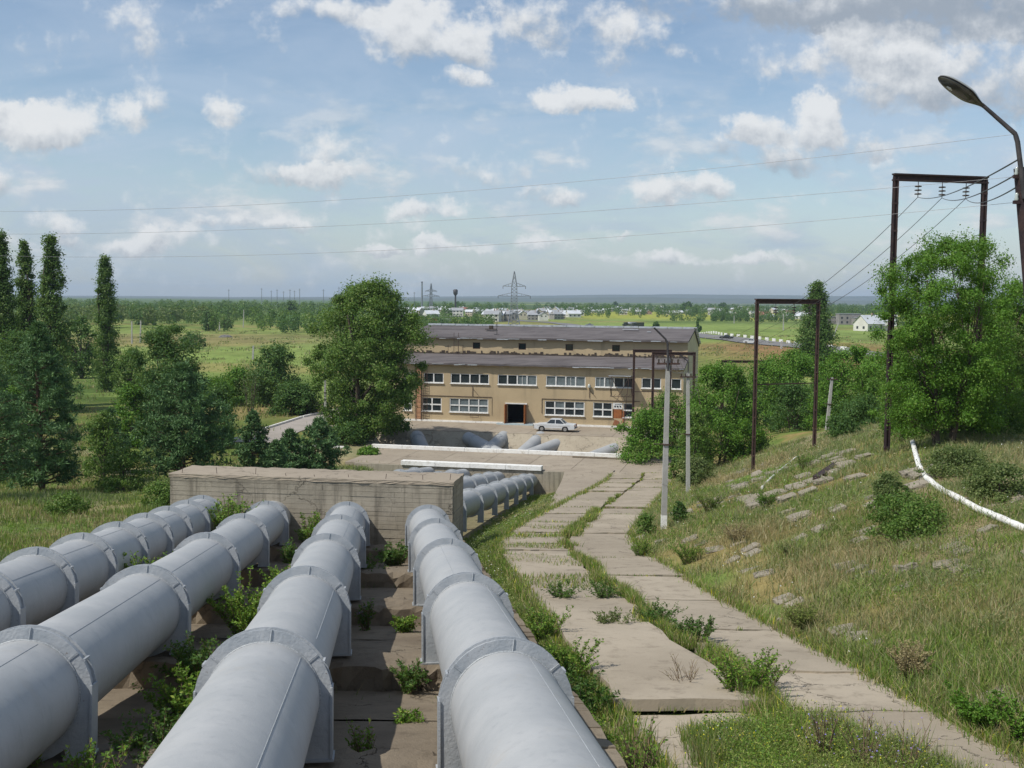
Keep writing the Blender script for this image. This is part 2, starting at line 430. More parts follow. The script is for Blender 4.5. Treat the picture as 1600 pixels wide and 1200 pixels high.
M['door_orange'] = simple('door_orange', (.34,.12,.035), 0.6, (.22,.08,.03), 2.0)
M['rust'] = simple('rust', (.06,.038,.034), 0.8, (.095,.055,.042), 5.0, bd=0.01, spec=0.3)
M['rust_dark'] = simple('rust_dark', (.032,.022,.026), 0.75, (.06,.035,.03), 5.0, bd=0.01, spec=0.3)
M['rust_orange'] = simple('rust_orange', (.32,.13,.06), 0.8, (.20,.09,.05), 4.0)
M['pink_wall'] = simple('pink_wall', (.46,.25,.14), 0.9, (.40,.23,.13), 1.0)
M['step_blue'] = simple('step_blue', (.32,.42,.46), 0.7, (.45,.50,.50), 3.0)
M['insulator'] = simple('insulator', (.05,.035,.03), 0.25, spec=0.6)
M['glass_ins'] = simple('glass_ins', (.45,.50,.47), 0.15, spec=0.7)
M['wire'] = simple('wire', (.34,.34,.35), 0.5, metal=0.5)
M['wire_dark'] = simple('wire_dark', (.06,.06,.06), 0.6)
M['lamp_shell'] = simple('lamp_shell', (.42,.44,.40), 0.35, (.30,.31,.28), 4.0, metal=0.3, spec=0.5)
M['lamp_lens'] = simple('lamp_lens', (.075,.075,.06), 0.12, (.05,.045,.04), 6.0, spec=0.7)
M['steel_dark'] = simple('steel_dark', (.05,.048,.05), 0.55, (.09,.08,.08), 6.0, metal=0.3)
M['steel_grey'] = simple('steel_grey', (.27,.29,.31), 0.5, (.19,.2,.21), 4.0, metal=0.5)
M['asphalt'] = simple('asphalt', (.20,.195,.185), 0.9, (.15,.145,.14), 0.2)
M['path'] = simple('path', (.36,.32,.28), 0.9, (.29,.26,.22), 0.5)
M['car_white'] = simple('car_white', (.62,.64,.65), 0.28, (.54,.56,.57), 1.0, spec=0.6)
M['car_dirt'] = simple('car_dirt', (.38,.34,.28), 0.6, (.48,.46,.42), 3.0)
M['car_black'] = simple('car_black', (.02,.022,.025), 0.25, spec=0.6)
M['car_grey'] = simple('car_grey', (.22,.24,.27), 0.3, spec=0.6)
M['truck_red'] = simple('truck_red', (.50,.10,.03), 0.5, (.42,.09,.03), 2.0)
M['truck_green'] = simple('truck_green', (.05,.06,.045), 0.6)
M['tyre'] = simple('tyre', (.025,.025,.025), 0.8)
M['rim'] = simple('rim', (.40,.39,.37), 0.4, metal=0.5)
M['light_red'] = simple('light_red', (.35,.02,.015), 0.3)
M['light_clear'] = simple('light_clear', (.6,.6,.58), 0.15, spec=0.7)
M['house_white'] = simple('house_white', (.66,.64,.59), 0.85, (.56,.54,.49), .2)
M['house_cream'] = simple('house_cream', (.55,.49,.38), 0.85, (.48,.42,.33), .2)
M['house_grey'] = simple('house_grey', (.30,.28,.26), 0.9, (.24,.22,.2), .3)
M['house_brick'] = simple('house_brick', (.36,.25,.18), 0.9, (.30,.20,.15), .3)
M['roof_pale'] = simple('roof_pale', (.60,.62,.64), 0.5, (.50,.52,.54), .2)
M['roof_grey'] = simple('roof_grey', (.33,.34,.35), 0.6, (.27,.28,.29), .2)
M['roof_red'] = simple('roof_red', (.30,.12,.09), 0.7)
M['hole'] = simple('hole', (.04,.045,.05), 0.5)
M['yellow'] = simple('yellow', (.62,.55,.16), 0.6)
M['rock'] = simple('rock', (.20,.19,.18), 0.9, (.13,.125,.12), 1.0)
M['bin_green'] = simple('bin_green', (.12,.25,.22), 0.6)
M['hill'] = simple('hill', (.06,.085,.05), 0.95, (.10,.11,.07), .004)

# ------------------------------------------------------------------ frames and directions measured from the photograph
D1 = ray(607, 682)                 # upper run of the pipes
D2 = None                 # lower run, past the anchor block
YB = 47.3                          # distance of the bend
PQ = [(-7.7, 3.40), (-4.87, 3.52), (-1.66, 3.52), (1.57, 3.62)]
RP = .74; RL = .67
TH = math.radians(13)              # the building, terrace and kerbs are turned 13 degrees
def bf(s, t, z=0.0):               # building frame -> world
    return Vector((s * math.cos(TH) + t * math.sin(TH), 140.5 - s * math.sin(TH) + t * math.cos(TH), z))
def to_bf(x, y):
    yy = y - 140.5
    return x * math.cos(TH) - yy * math.sin(TH), x * math.sin(TH) + yy * math.cos(TH)
def axis_upper(i, Y): p, q = PQ[i]; return Vector((p + D1.x * Y, Y, 15.7 - q + D1.z * Y))
EP2 = [(-7.67, 104.6, -.75), (-4.37, 103.9, -.8), (-1.17, 103.1, -.9), (1.8, 102.4, -.96)]    # where the lower pipes end
def axis_lower(i, Y):
    a = axis_upper(i, 48.0); a.y = 48.4; e = Vector(EP2[i]); t = (Y - 48.4) / (e.y - 48.4)
    return a.lerp(e, t)

# ------------------------------------------------------------------ terrain
def sm(t): t = np.clip(t, 0, 1); return t * t * (3 - 2 * t)
_g = np.random.RandomState(3)
def vnoise(x, y, scale, seed=0):
    x = np.asarray(x, float) / scale; y = np.asarray(y, float) / scale
    xi = np.floor(x).astype(np.int64); yi = np.floor(y).astype(np.int64); fx = x - xi; fy = y - yi
    fx = fx * fx * (3 - 2 * fx); fy = fy * fy * (3 - 2 * fy)
    def h(i, j):
        n = (i * 374761393 + j * 668265263 + seed * 69069) & 0xffffffff
        n = ((n ^ (n >> 13)) * 1274126177) & 0xffffffff
        return ((n ^ (n >> 16)) & 0xffff) / 65535.0
    return (h(xi, yi) * (1 - fx) + h(xi + 1, yi) * fx) * (1 - fy) + (h(xi, yi + 1) * (1 - fx) + h(xi + 1, yi + 1) * fx) * fy
def fbm(x, y, scale, seed=0, o=4):
    r = 0; a = .5
    for k in range(o): r = r + a * vnoise(x, y, scale / 2 ** k, seed + k); a *= .5
    return r
def mid(y): return np.interp(y, [-30, 36, 41, 46, 51, 57, 106], [9.95, 3.02, 2.58, 2.32, 2.75, 3.75, 13.1])
HW = 2.85
def road_z(y):
    a = 10.5 - .108 * np.maximum(y, -8); return .5 * (a + np.sqrt(a * a + .25)) + 0.02
def tr_right(y): return np.interp(y, [0, 48, 104], [2.95, -2.35, 3.2])
def tr_left(y): return np.interp(y, [0, 48, 104], [-9.3, -14.6, -9.0])
def trench_z(y): return np.interp(y, [-30, 0, 48, 104, 110], [14.2, 10.5, 4.5, -2.3, -2.8])
def plateau(y): return np.interp(y, [-30, 0, 20, 30, 52, 70, 100, 135], [12.5, 11.6, 10.3, 9.8, 9.55, 8.2, 4.2, 0])
def ground(x, y, raw=False):
    x = np.asarray(x, float); y = np.asarray(y, float)
    R = road_z(y); Mi = mid(y); E = Mi + HW; Lf = Mi - HW
    TR = tr_right(y); TL = tr_left(y); Z = trench_z(y)
    b1 = (fbm(x, y, 3.0, 5) - .47) * .5
    L = R - .35 + (fbm(x, y, 14, 9) - .47) * 1.2
    zleft = Z + (L - Z) * sm((TL - x) / 5.0) + b1 * sm((TL - x) / 2)
    fade = sm((112 - y) / 6)                     # beyond the trench everything comes up to the plain
    t = (x - TR) / np.maximum(Lf - TR, .5)
    zr = Z + (R - .13 - Z) * sm(t * 1.15) + b1 * .3 * (t < 1)
    em = R + .33 * np.maximum(x - E, 0); pl = plateau(y) + (fbm(x, y, 12, 21) - .47) * .8
    k = .5; hmin = np.clip(.5 + .5 * (pl - em) / k, 0, 1); right = pl * (1 - hmin) + em * hmin - k * hmin * (1 - hmin)
    right = np.maximum(right, R - .1) + b1 * .7 * sm((x - E) / 1.5) - .1
    right = R - .13 + (right - R + .13) * sm((x - E + .1) / .5)
    z = np.where(x < TL, zleft, np.where(x < TR, Z, np.where(x < Lf, zr, np.where(x < E, R - .13, right))))
    s_, t_ = to_bf(x, y)
    u = sm((t_ + 36.9) / 1.0)
    z = np.where(x < E + 2, z * (1 - u), z * (1 - u * sm((E + 14 - x) / 12)))
    z = z * (1 - sm((y - 118) / 25))
    far = sm((y - 165) / 60)
    z = z + far * (fbm(x, y, 90, 31) - .47) * 2.2
    # bank carrying the highway
    hx = np.interp(y, [230, 356, 690], [121, 103, 39]); dd = (x - hx)
    z = z + 2.6 * sm((y - 270) / 60) * sm((560 - y) / 150) * np.exp(-(dd / 40.) ** 2)
    if raw: return z
    # hollow under the terrace slab and the pit
    sl = np.where(t_ < -26, -6.6, -8.4 - 7.2 * np.clip((t_ + 26) / 16.5, 0, 1))
    hole = (s_ > sl) & (s_ < 17.4) & (t_ > -35.3) & (t_ < -1.2)
    return np.where(hole, -7.0, z)
def gz(x, y): return float(ground(x, y, True))
def hit(u, v, Y0=4.0, Y1=3000.0):
    """where the sight line through a photo pixel meets the ground"""
    r = ray(u, v); Y = Y0; last = Y0
    while Y < Y1:
        p = EYE + r * Y
        if p.z <= gz(p.x, p.y):
            a, b = last, Y
            for _ in range(18):
                c = (a + b) / 2; p = EYE + r * c
                if p.z <= gz(p.x, p.y): b = c
                else: a = c
            p = EYE + r * b; return Vector((p.x, p.y, gz(p.x, p.y)))
        last = Y; Y *= 1.012
    p = EYE + r * Y1; return Vector((p.x, p.y, gz(p.x, p.y)))
def stand(u, Y):
    r = ray(u, 600); x = r.x * Y; return Vector((x, Y, gz(x, Y)))
def top_at(u, v, Y): return (EYE + ray(u, v) * Y).z

def axis_grid(segs):
    out = []
    for a, b, st in segs: out += list(np.arange(a, b, st))
    return np.array(out + [segs[-1][1]])
def grow(a, st, end, k=1.12):
    o = [];
    while a < end: o.append(a); a += st; st *= k
    o.append(end); return np.array(o)
xs_r = grow(45, .8, 14000); xs_l = -grow(45, .8, 14000)[::-1]
xs = np.concatenate([xs_l, np.arange(-44.6, 44.9, .4), xs_r])
ys = np.concatenate([-grow(8, 1.0, 60, 1.2)[::-1], np.arange(-7.5, 112, .4), np.arange(112, 175, .9), grow(175, 1.2, 16000, 1.04)])
GX, GY = np.meshgrid(xs, ys)
GZ = ground(GX, GY)
nx, ny = len(xs), len(ys)
idx = np.arange(nx * ny).reshape(ny, nx)
Fg = np.stack([idx[:-1, :-1], idx[:-1, 1:], idx[1:, 1:], idx[1:, :-1]], -1).reshape(-1, 4)
me = np_mesh('ground', np.stack([GX, GY, GZ], -1).reshape(-1, 3), Fg, [], True)
# kinds of ground cover, by place: green growth, yellow-flowering field, dry grass, bare soil
def cover(x, y):
    c_green = np.array([.12, .165, .04]); c_field = np.array([.20, .265, .07]); c_dry = np.array([.27, .20, .085])
    c_soil = np.array([.36, .29, .20]); c_yel = np.array([.32, .33, .05]); c_brown = np.array([.25, .145, .07]); c_scrub = np.array([.05, .085, .02])
    n1 = fbm(x, y, 60, 41); n2 = fbm(x, y, 16, 43); n3 = fbm(x, y, 4, 47)
    def mx(c, d, f): f = np.asarray(f)[..., None]; return c * (1 - f) + d * f
    c = np.broadcast_to(c_green, x.shape + (3,)).copy()
    c = mx(c, c_dry, sm((n3 - .42) / .16) * .55)
    c = mx(c, c_soil, sm((n2 - .50) / .14) * .5 * (y < 120))
    E = mid(y) + HW
    emb = sm((x - E) / 1) * (y < 110)
    c = mx(c, c_dry * .9, emb * sm((n3 - .35) / .25) * .6)
    c = mx(c, c_soil, emb * sm((n2 - .40) / .15) * .7)
    tr = (x > tr_left(y) - .5) & (x < tr_right(y) + 1) & (y < 106)
    c = mx(c, c_soil * .8, tr * .7)
    far = sm((y - 150) / 30)
    cf = mx(np.broadcast_to(c_field, x.shape + (3,)), c_dry, sm((fbm(x / 3.2, y, 40, 51) - .46) / .14) * .55)
    cf = mx(cf, c_green, sm((n1 - .50) / .12) * .6)
    c = mx(c, cf, far)
    c = mx(c, c_scrub * 1.2, sm((y - 158) / 10) * sm((232 - y) / 30) * sm((-x - 8) / 10) * sm((n2 - .36) / .12) * .85)
    c = mx(c, c_dry * .95, np.exp(-((y - 262) / 34) ** 2) * (x < 0) * sm((n1 - .34) / .2) * .8)
    c = mx(c, np.array([.19, .13, .085]), np.exp(-((y - 420) / 60) ** 2) * (x < -60) * .35)
    c = mx(c, np.array([.26, .19, .09]), np.exp(-((y - 156) / 11) ** 2) * np.exp(-((x + 34) / 14) ** 2) * .9)
    c = mx(c, c_yel, sm((y - 880) / 120) * sm((1500 - y) / 100) * (x > 60) * .8)
    c = mx(c, c_scrub * 1.4, sm((y - 700) / 90) * sm((900 - y) / 60) * (x > 90) * .6)
    hx = np.interp(y, [230, 356, 690], [121, 103, 39])
    c = mx(c, c_brown, np.exp(-((x - hx + 28) / 30) ** 2) * sm((y - 215) / 25) * sm((390 - y) / 40) * .95)
    c = mx(c, c_scrub, sm((y - 1500) / 300) * sm((fbm(x / 6, y, 400, 61) - .38) / .1) * .9)
    c = mx(c, c_scrub * 1.5, sm((y - 700) / 200) * (x < -50) * .8)
    return c
cc_ = cover(GX.ravel(), GY.ravel())
att = me.color_attributes.new('cover', 'FLOAT_COLOR', 'POINT')
att.data.foreach_set('color', np.concatenate([cc_, np.ones((len(cc_), 1))], 1).astype(np.float32).ravel())
m = newmat('ground_cover'); T = X.T
at = T.nodes.new('ShaderNodeAttribute'); at.attribute_name = 'cover'
p = pos()
n1 = noise(p, 1.7, 8.0, .7); n2 = noise(scl(p, (1, .35, 1)), .12, 8.0, .68)
k = (n1 - .5) * 1.3 + (n2 - .5) * 1.5 + 1.0
col = vec(at.outputs['Color'], 'SCALE', 1.0); T.links.new(k.max(.35).s, col.node.inputs[3])
col = mixc(noise(scl(p, (1, .3, 1)), .35, 8.0, .75).step(.52, .66) * .45, col, (.07, .11, .03))
prin(col, 0.95, 0.0, bump(n1, 0.12), 0.05)
me.materials.append(m)
tag(link('ground', me), kind='structure')
# ------------------------------------------------------------------ road of concrete slabs
rng = random.Random(11)
YJ = [-6, 1, 8, 14, 19.6, 22.6, 27.4, 32.2, 36.8, 41.6, 46.2, 51, 56, 61, 66, 71, 76, 81, 86, 91, 96, 100.5]
def slab_mesh(mb, quad, th=0.22, jit=0.04, tilt=0.0, n=7, wob=0.05, lift=0.0):
    """a cast slab with slightly broken edges: quad = four (x,y) corners, counter-clockwise"""
    pts = []
    for i in range(4):
        a = Vector(quad[i]); b = Vector(quad[(i + 1) % 4])
        for k in range(n):
            q = a.lerp(b, k / n); w = 0 if k == 0 else wob
            pts.append((q.x + rng.uniform(-w, w), q.y + rng.uniform(-w, w)))
    dz = rng.uniform(-jit, jit) + lift; tx = rng.uniform(-tilt, tilt); ty = rng.uniform(-tilt, tilt)
    cx = sum(p[0] for p in pts) / len(pts); cy = sum(p[1] for p in pts) / len(pts)
    top = [(x, y, float(road_z(y)) + dz + (x - cx) * tx + (y - cy) * ty) for x, y in pts]
    low = [(x, y, z - th) for x, y, z in top]
    N = len(pts); c = (cx, cy, float(road_z(cy)) + dz)
    V = top + low + [c]
    F = [(i, (i + 1) % N, 2 * N) for i in range(N)] + [(i + N, (i + 1) % N + N, (i + 1) % N, i) for i in range(N)]
    mb.add(V, F)
rd = MB()
for j in range(len(YJ) - 1):
    a, b = YJ[j] + .035, YJ[j + 1] - .035
    for side in (0, 1):
        if side == 0: l0, l1, r0, r1 = mid(a) - HW, mid(b) - HW, mid(a) - .12, mid(b) - .12
        else: l0, l1, r0, r1 = mid(a) + .12, mid(b) + .12, mid(a) + HW, mid(b) + HW
        if side == 0 and a > 60: l0 -= 0; l1 -= 0
        tl = .02 if (side == 1 or a > 44) else .035
        if side == 0 and j == 5: continue
        if side == 0 and j == 4: b = YJ[j + 2] - .06; l1 = mid(b) - HW + .1; r1 = mid(b) - .5; r0 = mid(a) + .1 - .3
        if side == 0 and 41 < a < 60:   # the worn upper end of the left lane is short, broken pieces
            m_ = (a + b) / 2
            slab_mesh(rd, [(l0 + .1, a), (r0 - .02, a), ((r0 + r1) / 2 - .02, m_ - .08), ((l0 + l1) / 2 + .1, m_ - .08)], tilt=.015, wob=.10)
            slab_mesh(rd, [((l0 + l1) / 2 + .1, m_ + .08), ((r0 + r1) / 2 - .05, m_ + .08), (r1 - .05, b), (l1 + .1, b)], tilt=.015, wob=.10)
            continue
        slab_mesh(rd, [(float(l0), a), (float(r0), a), (float(r1), b), (float(l1), b)], tilt=tl if j != 4 or side else 0, wob=.08 if side else .11, lift=.13 if (j == 4 and side == 0) else 0)
tag(rd.build('road', M['slab']), kind='structure')

# plain concrete apron that fans out left of the road, down to the terrace
ap = MB()
ysq = np.linspace(66, 102.5, 20)
V = []; 
for y in ysq:
    f = (y - 66) / 36.5
    xl = float(tr_right(y)) + 2.6 - .7 * f; xr = float(mid(y)) - HW - .06
    if xl > xr - .4 * f - .1: xl = xr - .1 - .4 * f
    for k in range(6):
        x = xl + (xr - xl) * k / 5
        V.append((x, y, float(road_z(y)) + .012 - (0.25 * (1 - k / 5) ** 2) * (1 - f)))
F = [(i * 6 + k, i * 6 + k + 1, (i + 1) * 6 + k + 1, (i + 1) * 6 + k) for i in range(19) for k in range(5)]
ap.add(V, F, True)
tag(ap.build('apron', M['apron']), kind='structure')

# ------------------------------------------------------------------ terrace, driveway, pit, retaining wall
def poly_slab(mb, pts, z0, z1):
    n = len(pts)
    V = [(*bf(s, t).xy, z1) for s, t in pts] + [(*bf(s, t).xy, z0) for s, t in pts]
    mb.add(V, [tuple(range(n)), tuple(reversed(range(n, 2 * n)))] + [(i, (i + 1) % n, (i + 1) % n + n, i + n) for i in range(n)])
tr = MB()
# split the terrace and driveway into cast bays with open joints
ss = [-7.9, -3.5, 0.6, 5, 9.4, 13.8, 18.4, 22.5]
for i in range(len(ss) - 1):
    for (t0, t1) in ((-36.6, -31.3), (-31.27, -26.0)):
        poly_slab(tr, [(ss[i] + .02, t0), (ss[i + 1] - .02, t0), (ss[i + 1] - .02, t1), (ss[i] + .02, t1)], -.35, .035)
tag(tr.build('terrace', M['apron']), kind='structure')
dv = MB()
s0 = -21.0
while s0 < 24:
    poly_slab(dv, [(s0 + .02, -9.5), (s0 + 4.98, -9.5), (s0 + 4.98, 0.3), (s0 + .02, 0.3)], -.35, .03); s0 += 5
poly_slab(dv, [(-16.6, -9.53), (-9.4, -26.6), (-8.93, -26.6), (-8.4, -26.0), (-15.3, -9.53)], -.3, .034)
tag(dv.build('driveway', M['apron']), kind='structure')
pt = MB()   # sloping concrete faces of the pit
NL, NR, FR, FL = (-8.4, -26), (17.6, -26), (17.6, -9.5), (-15.4, -9.5)
bl, br_, fr, fl = (-5.5, -25.9), (15.6, -25.9), (15.6, -13.2), (-10.5, -13.2)
def quad(mb, a, za, b, zb, c, zc, d, zd, n=10, mm=10, w=.05):
    a, b, c, d = Vector(a), Vector(b), Vector(c), Vector(d); V = []
    for j in range(mm + 1):
        for i in range(n + 1):
            f = i / n; g = j / mm
            l = a.lerp(b, f); u_ = d.lerp(c, f); q = l.lerp(u_, g)
            z = (za * (1 - f) + zb * f) * (1 - g) + (zd * (1 - f) + zc * f) * g
            p_ = bf(q.x, q.y); e = 0 if j in (0, mm) else w
            V.append((p_.x, p_.y, z + rng.uniform(-e, e)))
    mb.add(V, [(j * (n + 1) + i, j * (n + 1) + i + 1, (j + 1) * (n + 1) + i + 1, (j + 1) * (n + 1) + i) for j in range(mm) for i in range(n)], True)
quad(pt, fl, -4, fr, -4, FR, -.02, FL, -.02, 60, 14, .07)
quad(pt, bl, -4, fl, -4, FL, -.02, NL, -.02, 12, 8)
quad(pt, fr, -4, br_, -4, NR, -.02, FR, -.02, 12, 8)
quad(pt, NL, -.3, NR, -.3, br_, -4, bl, -4, 12, 4, 0)
quad(pt, bl, -4.02, br_, -4.02, fr, -4.02, fl, -4.02, 8, 6, .02)
tag(pt.build('pit', M['pit_concrete'], recalc=False), kind='structure')

tag(link('terrace_wall', MB().build('x', M['pit_concrete']).data) if False else MB().box(bf(4.2, -36.62, -1.95), (22, .7, 3.9), Matrix.Rotation(-TH, 3, 'Z')).build('retaining_wall', M['block_concrete']),
    'low concrete retaining wall that the far pipe ends run into', 'retaining wall')
def long_block(name, s0, s1, t, w, z0, z1, m_, label, cat, gaps=()):
    mb = MB(); c = s0; L = s1 - s0; segs = max(1, int(L / 3.0)); e = L / segs
    for i in range(segs):
        if i in gaps: continue
        ctr = bf(s0 + e * (i + .5), t, (z0 + z1) / 2 + rng.uniform(-.015, .015))
        mb.box(ctr, (e - .02, w, z1 - z0), Matrix.Rotation(-TH + rng.uniform(-.003, .003), 3, 'Z'), bev=.02)
    o = mb.build(name, m_); return tag(o, label, cat)
long_block('concrete_beam', -2.1, 11.4, -36.75, .8, .04, .46, M['whitewash'], 'long whitewashed concrete beam with flaking paint directly above the far pipe ends', 'beam')
long_block('kerb', -8.9, 18.0, -26.3, .45, .04, .42, M['whitewash'], 'long whitewashed kerb along the near edge of the sunken pit', 'kerb')
long_block('low_kerb', 12.6, 19.5, -27.6, .25, .04, .2, M['trench_concrete'], 'short dark unpainted kerb in front of the bushes at the terrace corner', 'kerb')

# white lined path on the left, running to the building
def strip(name, mat_, pts, w, dz=.05, side=None):
    """pts: photo pixels on flat ground; a band w metres wide"""
    c = [hit(u, v) for u, v in pts]; mb = MB(); V = []
    fine_ = []
    for a, b in zip(c, c[1:]):
        for k in range(12): fine_.append(a.lerp(b, k / 12))
    fine_.append(c[-1])
    for i, q in enumerate(fine_):
        d = (fine_[min(i + 1, len(fine_) - 1)] - fine_[max(i - 1, 0)]); d.z = 0; d.normalize(); nrm = Vector((d.y, -d.x, 0))
        for k in range(5):
            p_ = q + nrm * w * (k / 4 - .5); V.append((p_.x, p_.y, gz(p_.x, p_.y) + dz))
    mb.add(V, [(i * 5 + k, i * 5 + k + 1, (i + 1) * 5 + k + 1, (i + 1) * 5 + k) for i in range(len(fine_) - 1) for k in range(4)], True)
    return tag(mb.build(name, mat_), kind='structure'), fine_
_, fp = strip('path', M['path'], [(395, 692), (440, 674), (500, 654), (560, 640)], 4.5, .07)
kb = MB(); 
for i in range(0, len(fp) - 1):
    a, b = fp[i], fp[i + 1]; d = (b - a).normalized(); n_ = Vector((d.y, -d.x, 0)) * -2.4
    a2 = a + n_; b2 = b + n_; a2.z = gz(a2.x, a2.y) + .17; b2.z = gz(b2.x, b2.y) + .17
    kb.bar(a2, b2 - (b2 - a2) * .03, .22, .25)
tag(kb.build('path_kerb', M['whitewash']), 'thin white kerb along the far side of the left path', 'kerb')
long_block('path_end_kerb', -17, -11.5, -27.5, .22, .0, .22, M['whitewash'], 'short white kerb in the grass left of the terrace', 'kerb')

# highway and its guard blocks
hw, hp = strip('highway', M['asphalt'], [(590, 492), (700, 494), (767, 497.5), (830, 502.5), (900, 509), (1000, 515), (1085, 524), (1180, 535), (1330, 551), (1500, 570)], 11, .25)
gb = None; blocks = []
px_pts = [(1068, 519), (1130, 524.5), (1200, 532.5), (1260, 540.5), (1330, 549)]
wp = [hit(u, v) for u, v in px_pts]
L = [0]
for a, b in zip(wp, wp[1:]): L.append(L[-1] + (b - a).length)
nb = 34
me_b = MB().box((0, 0, .35), (.35, 3.1, .8), bev=.06).build('guard_block', M['whitewash'])
for k in range(nb):
    d = L[-1] * (k + .5) / nb; i = max(j for j in range(len(L)) if L[j] <= d); i = min(i, len(wp) - 2)
    q = wp[i].lerp(wp[i + 1], (d - L[i]) / (L[i + 1] - L[i])); dd = wp[i + 1] - wp[i]
    o = me_b if k == 0 else me_b.copy()
    if k: COL.objects.link(o)
    o.location = (q.x, q.y, gz(q.x, q.y) + .1); o.rotation_euler = (0, 0, math.atan2(dd.y, dd.x) - math.pi / 2)
    o.scale = (1, min(1.0, L[-1] / nb * .6 / 3.1), 1.25)
    tag(o, 'white block in the dashed guard row on the far highway, ' + ordn(k) + ' from the left', 'guard block', 'guard blocks along the highway')

# ------------------------------------------------------------------ trench: sleepers, floor slabs, anchor block
RING_Y = [7.7, 14.7, 21.9, 29.4, 36.7, 44.0]
fl_ = MB()
cuts = [0.5] + RING_Y + [46.6]
for ya, yb in zip(cuts, cuts[1:]):
    for h0, h1 in ((0, .5), (.5, 1)):
        V = []
        for j in range(5):
            f = h0 + (h1 - h0 - .012) * j / 4; y = ya + (yb - ya) * f
            for k in range(15):
                x = float(tr_left(y)) + .6 + (float(tr_right(y)) - float(tr_left(y)) - .7) * k / 14
                V.append((x, y, axis_upper(2, y).z - 1.0 - .5 * f + rng.uniform(-.012, .012)))
        fl_.add(V, [(j * 15 + k, j * 15 + k + 1, (j + 1) * 15 + k + 1, (j + 1) * 15 + k) for j in range(4) for k in range(14)], True)
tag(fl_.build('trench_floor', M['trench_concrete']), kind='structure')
RING_Y = [7.7, 14.7, 21.9, 29.4, 36.7, 44.0]
RING_Y1 = [13.3, 16.9, 20.4, 24.0, 27.6, 31.3, 34.9, 38.4, 42.2, 45.6]
def rough_block(mb, x0, x1, y0, y1, z0f, z1f, nxn=44, amp=.05, crumble=.22):
    """a cast block with worn, slightly crumbled top edges; z0f,z1f give bottom and top at (x,y)"""
    nyn = 6; nzn = 4
    def wp_(x, y, z, e): return (x + rng.uniform(-amp, amp) * e, y + rng.uniform(-amp, amp) * e, z - (rng.random() ** 3) * crumble * e)
    top = [[wp_(x0 + (x1 - x0) * i / nxn, y0 + (y1 - y0) * j / nyn, z1f((x0 + (x1 - x0) * i / nxn), (y0 + (y1 - y0) * j / nyn)), 1 if (j in (0, nyn) or i in (0, nxn)) else .25) for i in range(nxn + 1)] for j in range(nyn + 1)]
    V = [p_ for r_ in top for p_ in r_]
    F = [(j * (nxn + 1) + i, j * (nxn + 1) + i + 1, (j + 1) * (nxn + 1) + i + 1, (j + 1) * (nxn + 1) + i) for j in range(nyn) for i in range(nxn)]
    mb.add(V, F)
    ring = [top[0][i] for i in range(nxn + 1)] + [top[j][nxn] for j in range(1, nyn + 1)] + [top[nyn][i] for i in range(nxn - 1, -1, -1)] + [top[j][0] for j in range(nyn - 1, 0, -1)]
    n = len(ring); V = []
    for k in range(nzn + 1):
        for (x, y, z) in ring:
            zb = z0f(x, y); f = k / nzn; a_ = 0 if k in (0,) else amp * .8
            V.append((x + rng.uniform(-a_, a_), y + rng.uniform(-a_, a_), z + (zb - z) * f))
    mb.add(V, [(k * n + (i + 1) % n, k * n + i, (k + 1) * n + i, (k + 1) * n + (i + 1) % n) for k in range(nzn) for i in range(n)])
for k, Y in enumerate(RING_Y):
    mb = MB(); xl = float(axis_upper(1, Y).x) - 1.3; xr = float(tr_right(Y)) - .1
    zt = axis_upper(2, Y).z - 1.26
    def zt_(x, y): # the row of pipes leans a little, so do the sleepers
        c = (x - axis_upper(1, Y).x) / (axis_upper(3, Y).x - axis_upper(1, Y).x); return axis_upper(1, Y).z * (1 - c) + axis_upper(3, Y).z * c - .83
    rough_block(mb, xl, xr, Y - .55, Y + .5, lambda x, y: float(trench_z(y)) - .3, zt_)
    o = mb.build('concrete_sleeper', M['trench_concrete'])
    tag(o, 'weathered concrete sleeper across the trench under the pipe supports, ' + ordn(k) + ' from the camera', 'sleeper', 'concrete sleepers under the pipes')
for k, Y in enumerate(RING_Y1):
    mb = MB(); c = axis_upper(0, Y)
    rough_block(mb, c.x - 1.2, c.x + 1.2, Y - .4, Y + .4, lambda x, y: float(trench_z(y)) - .3, lambda x, y: c.z - .84, 8)
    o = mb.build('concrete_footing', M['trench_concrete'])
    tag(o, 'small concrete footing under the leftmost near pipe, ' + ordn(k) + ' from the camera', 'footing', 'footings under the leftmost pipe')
mb = MB()
for k in range(13):
    y0 = 6.5 + k * 3.0; y1 = y0 + 2.94
    for q in range(6):
        ya = y0 + (y1 - y0) * q / 6; yb = y0 + (y1 - y0) * (q + 1) / 6; xa = axis_upper(3, ya).x + 1.42; xb = axis_upper(3, yb).x + 1.42
        za = axis_upper(3, ya).z - .62 - rng.random() ** 2 * .12; zb = axis_upper(3, yb).z - .62 - rng.random() ** 2 * .12; w = .12
        V = [(xa - w, ya, za), (xa + w, ya, za), (xb + w, yb, zb), (xb - w, yb, zb)]; V += [(x, y, z - 1.1) for x, y, z in V]
        mb.add(V, [(0, 1, 2, 3), (7, 6, 5, 4), (0, 4, 5, 1), (1, 5, 6, 2), (2, 6, 7, 3), (3, 7, 4, 0)])
tag(mb.build('trench_wall', M['trench_concrete']), 'low crumbling concrete trench wall just right of the rightmost near pipe', 'wall')
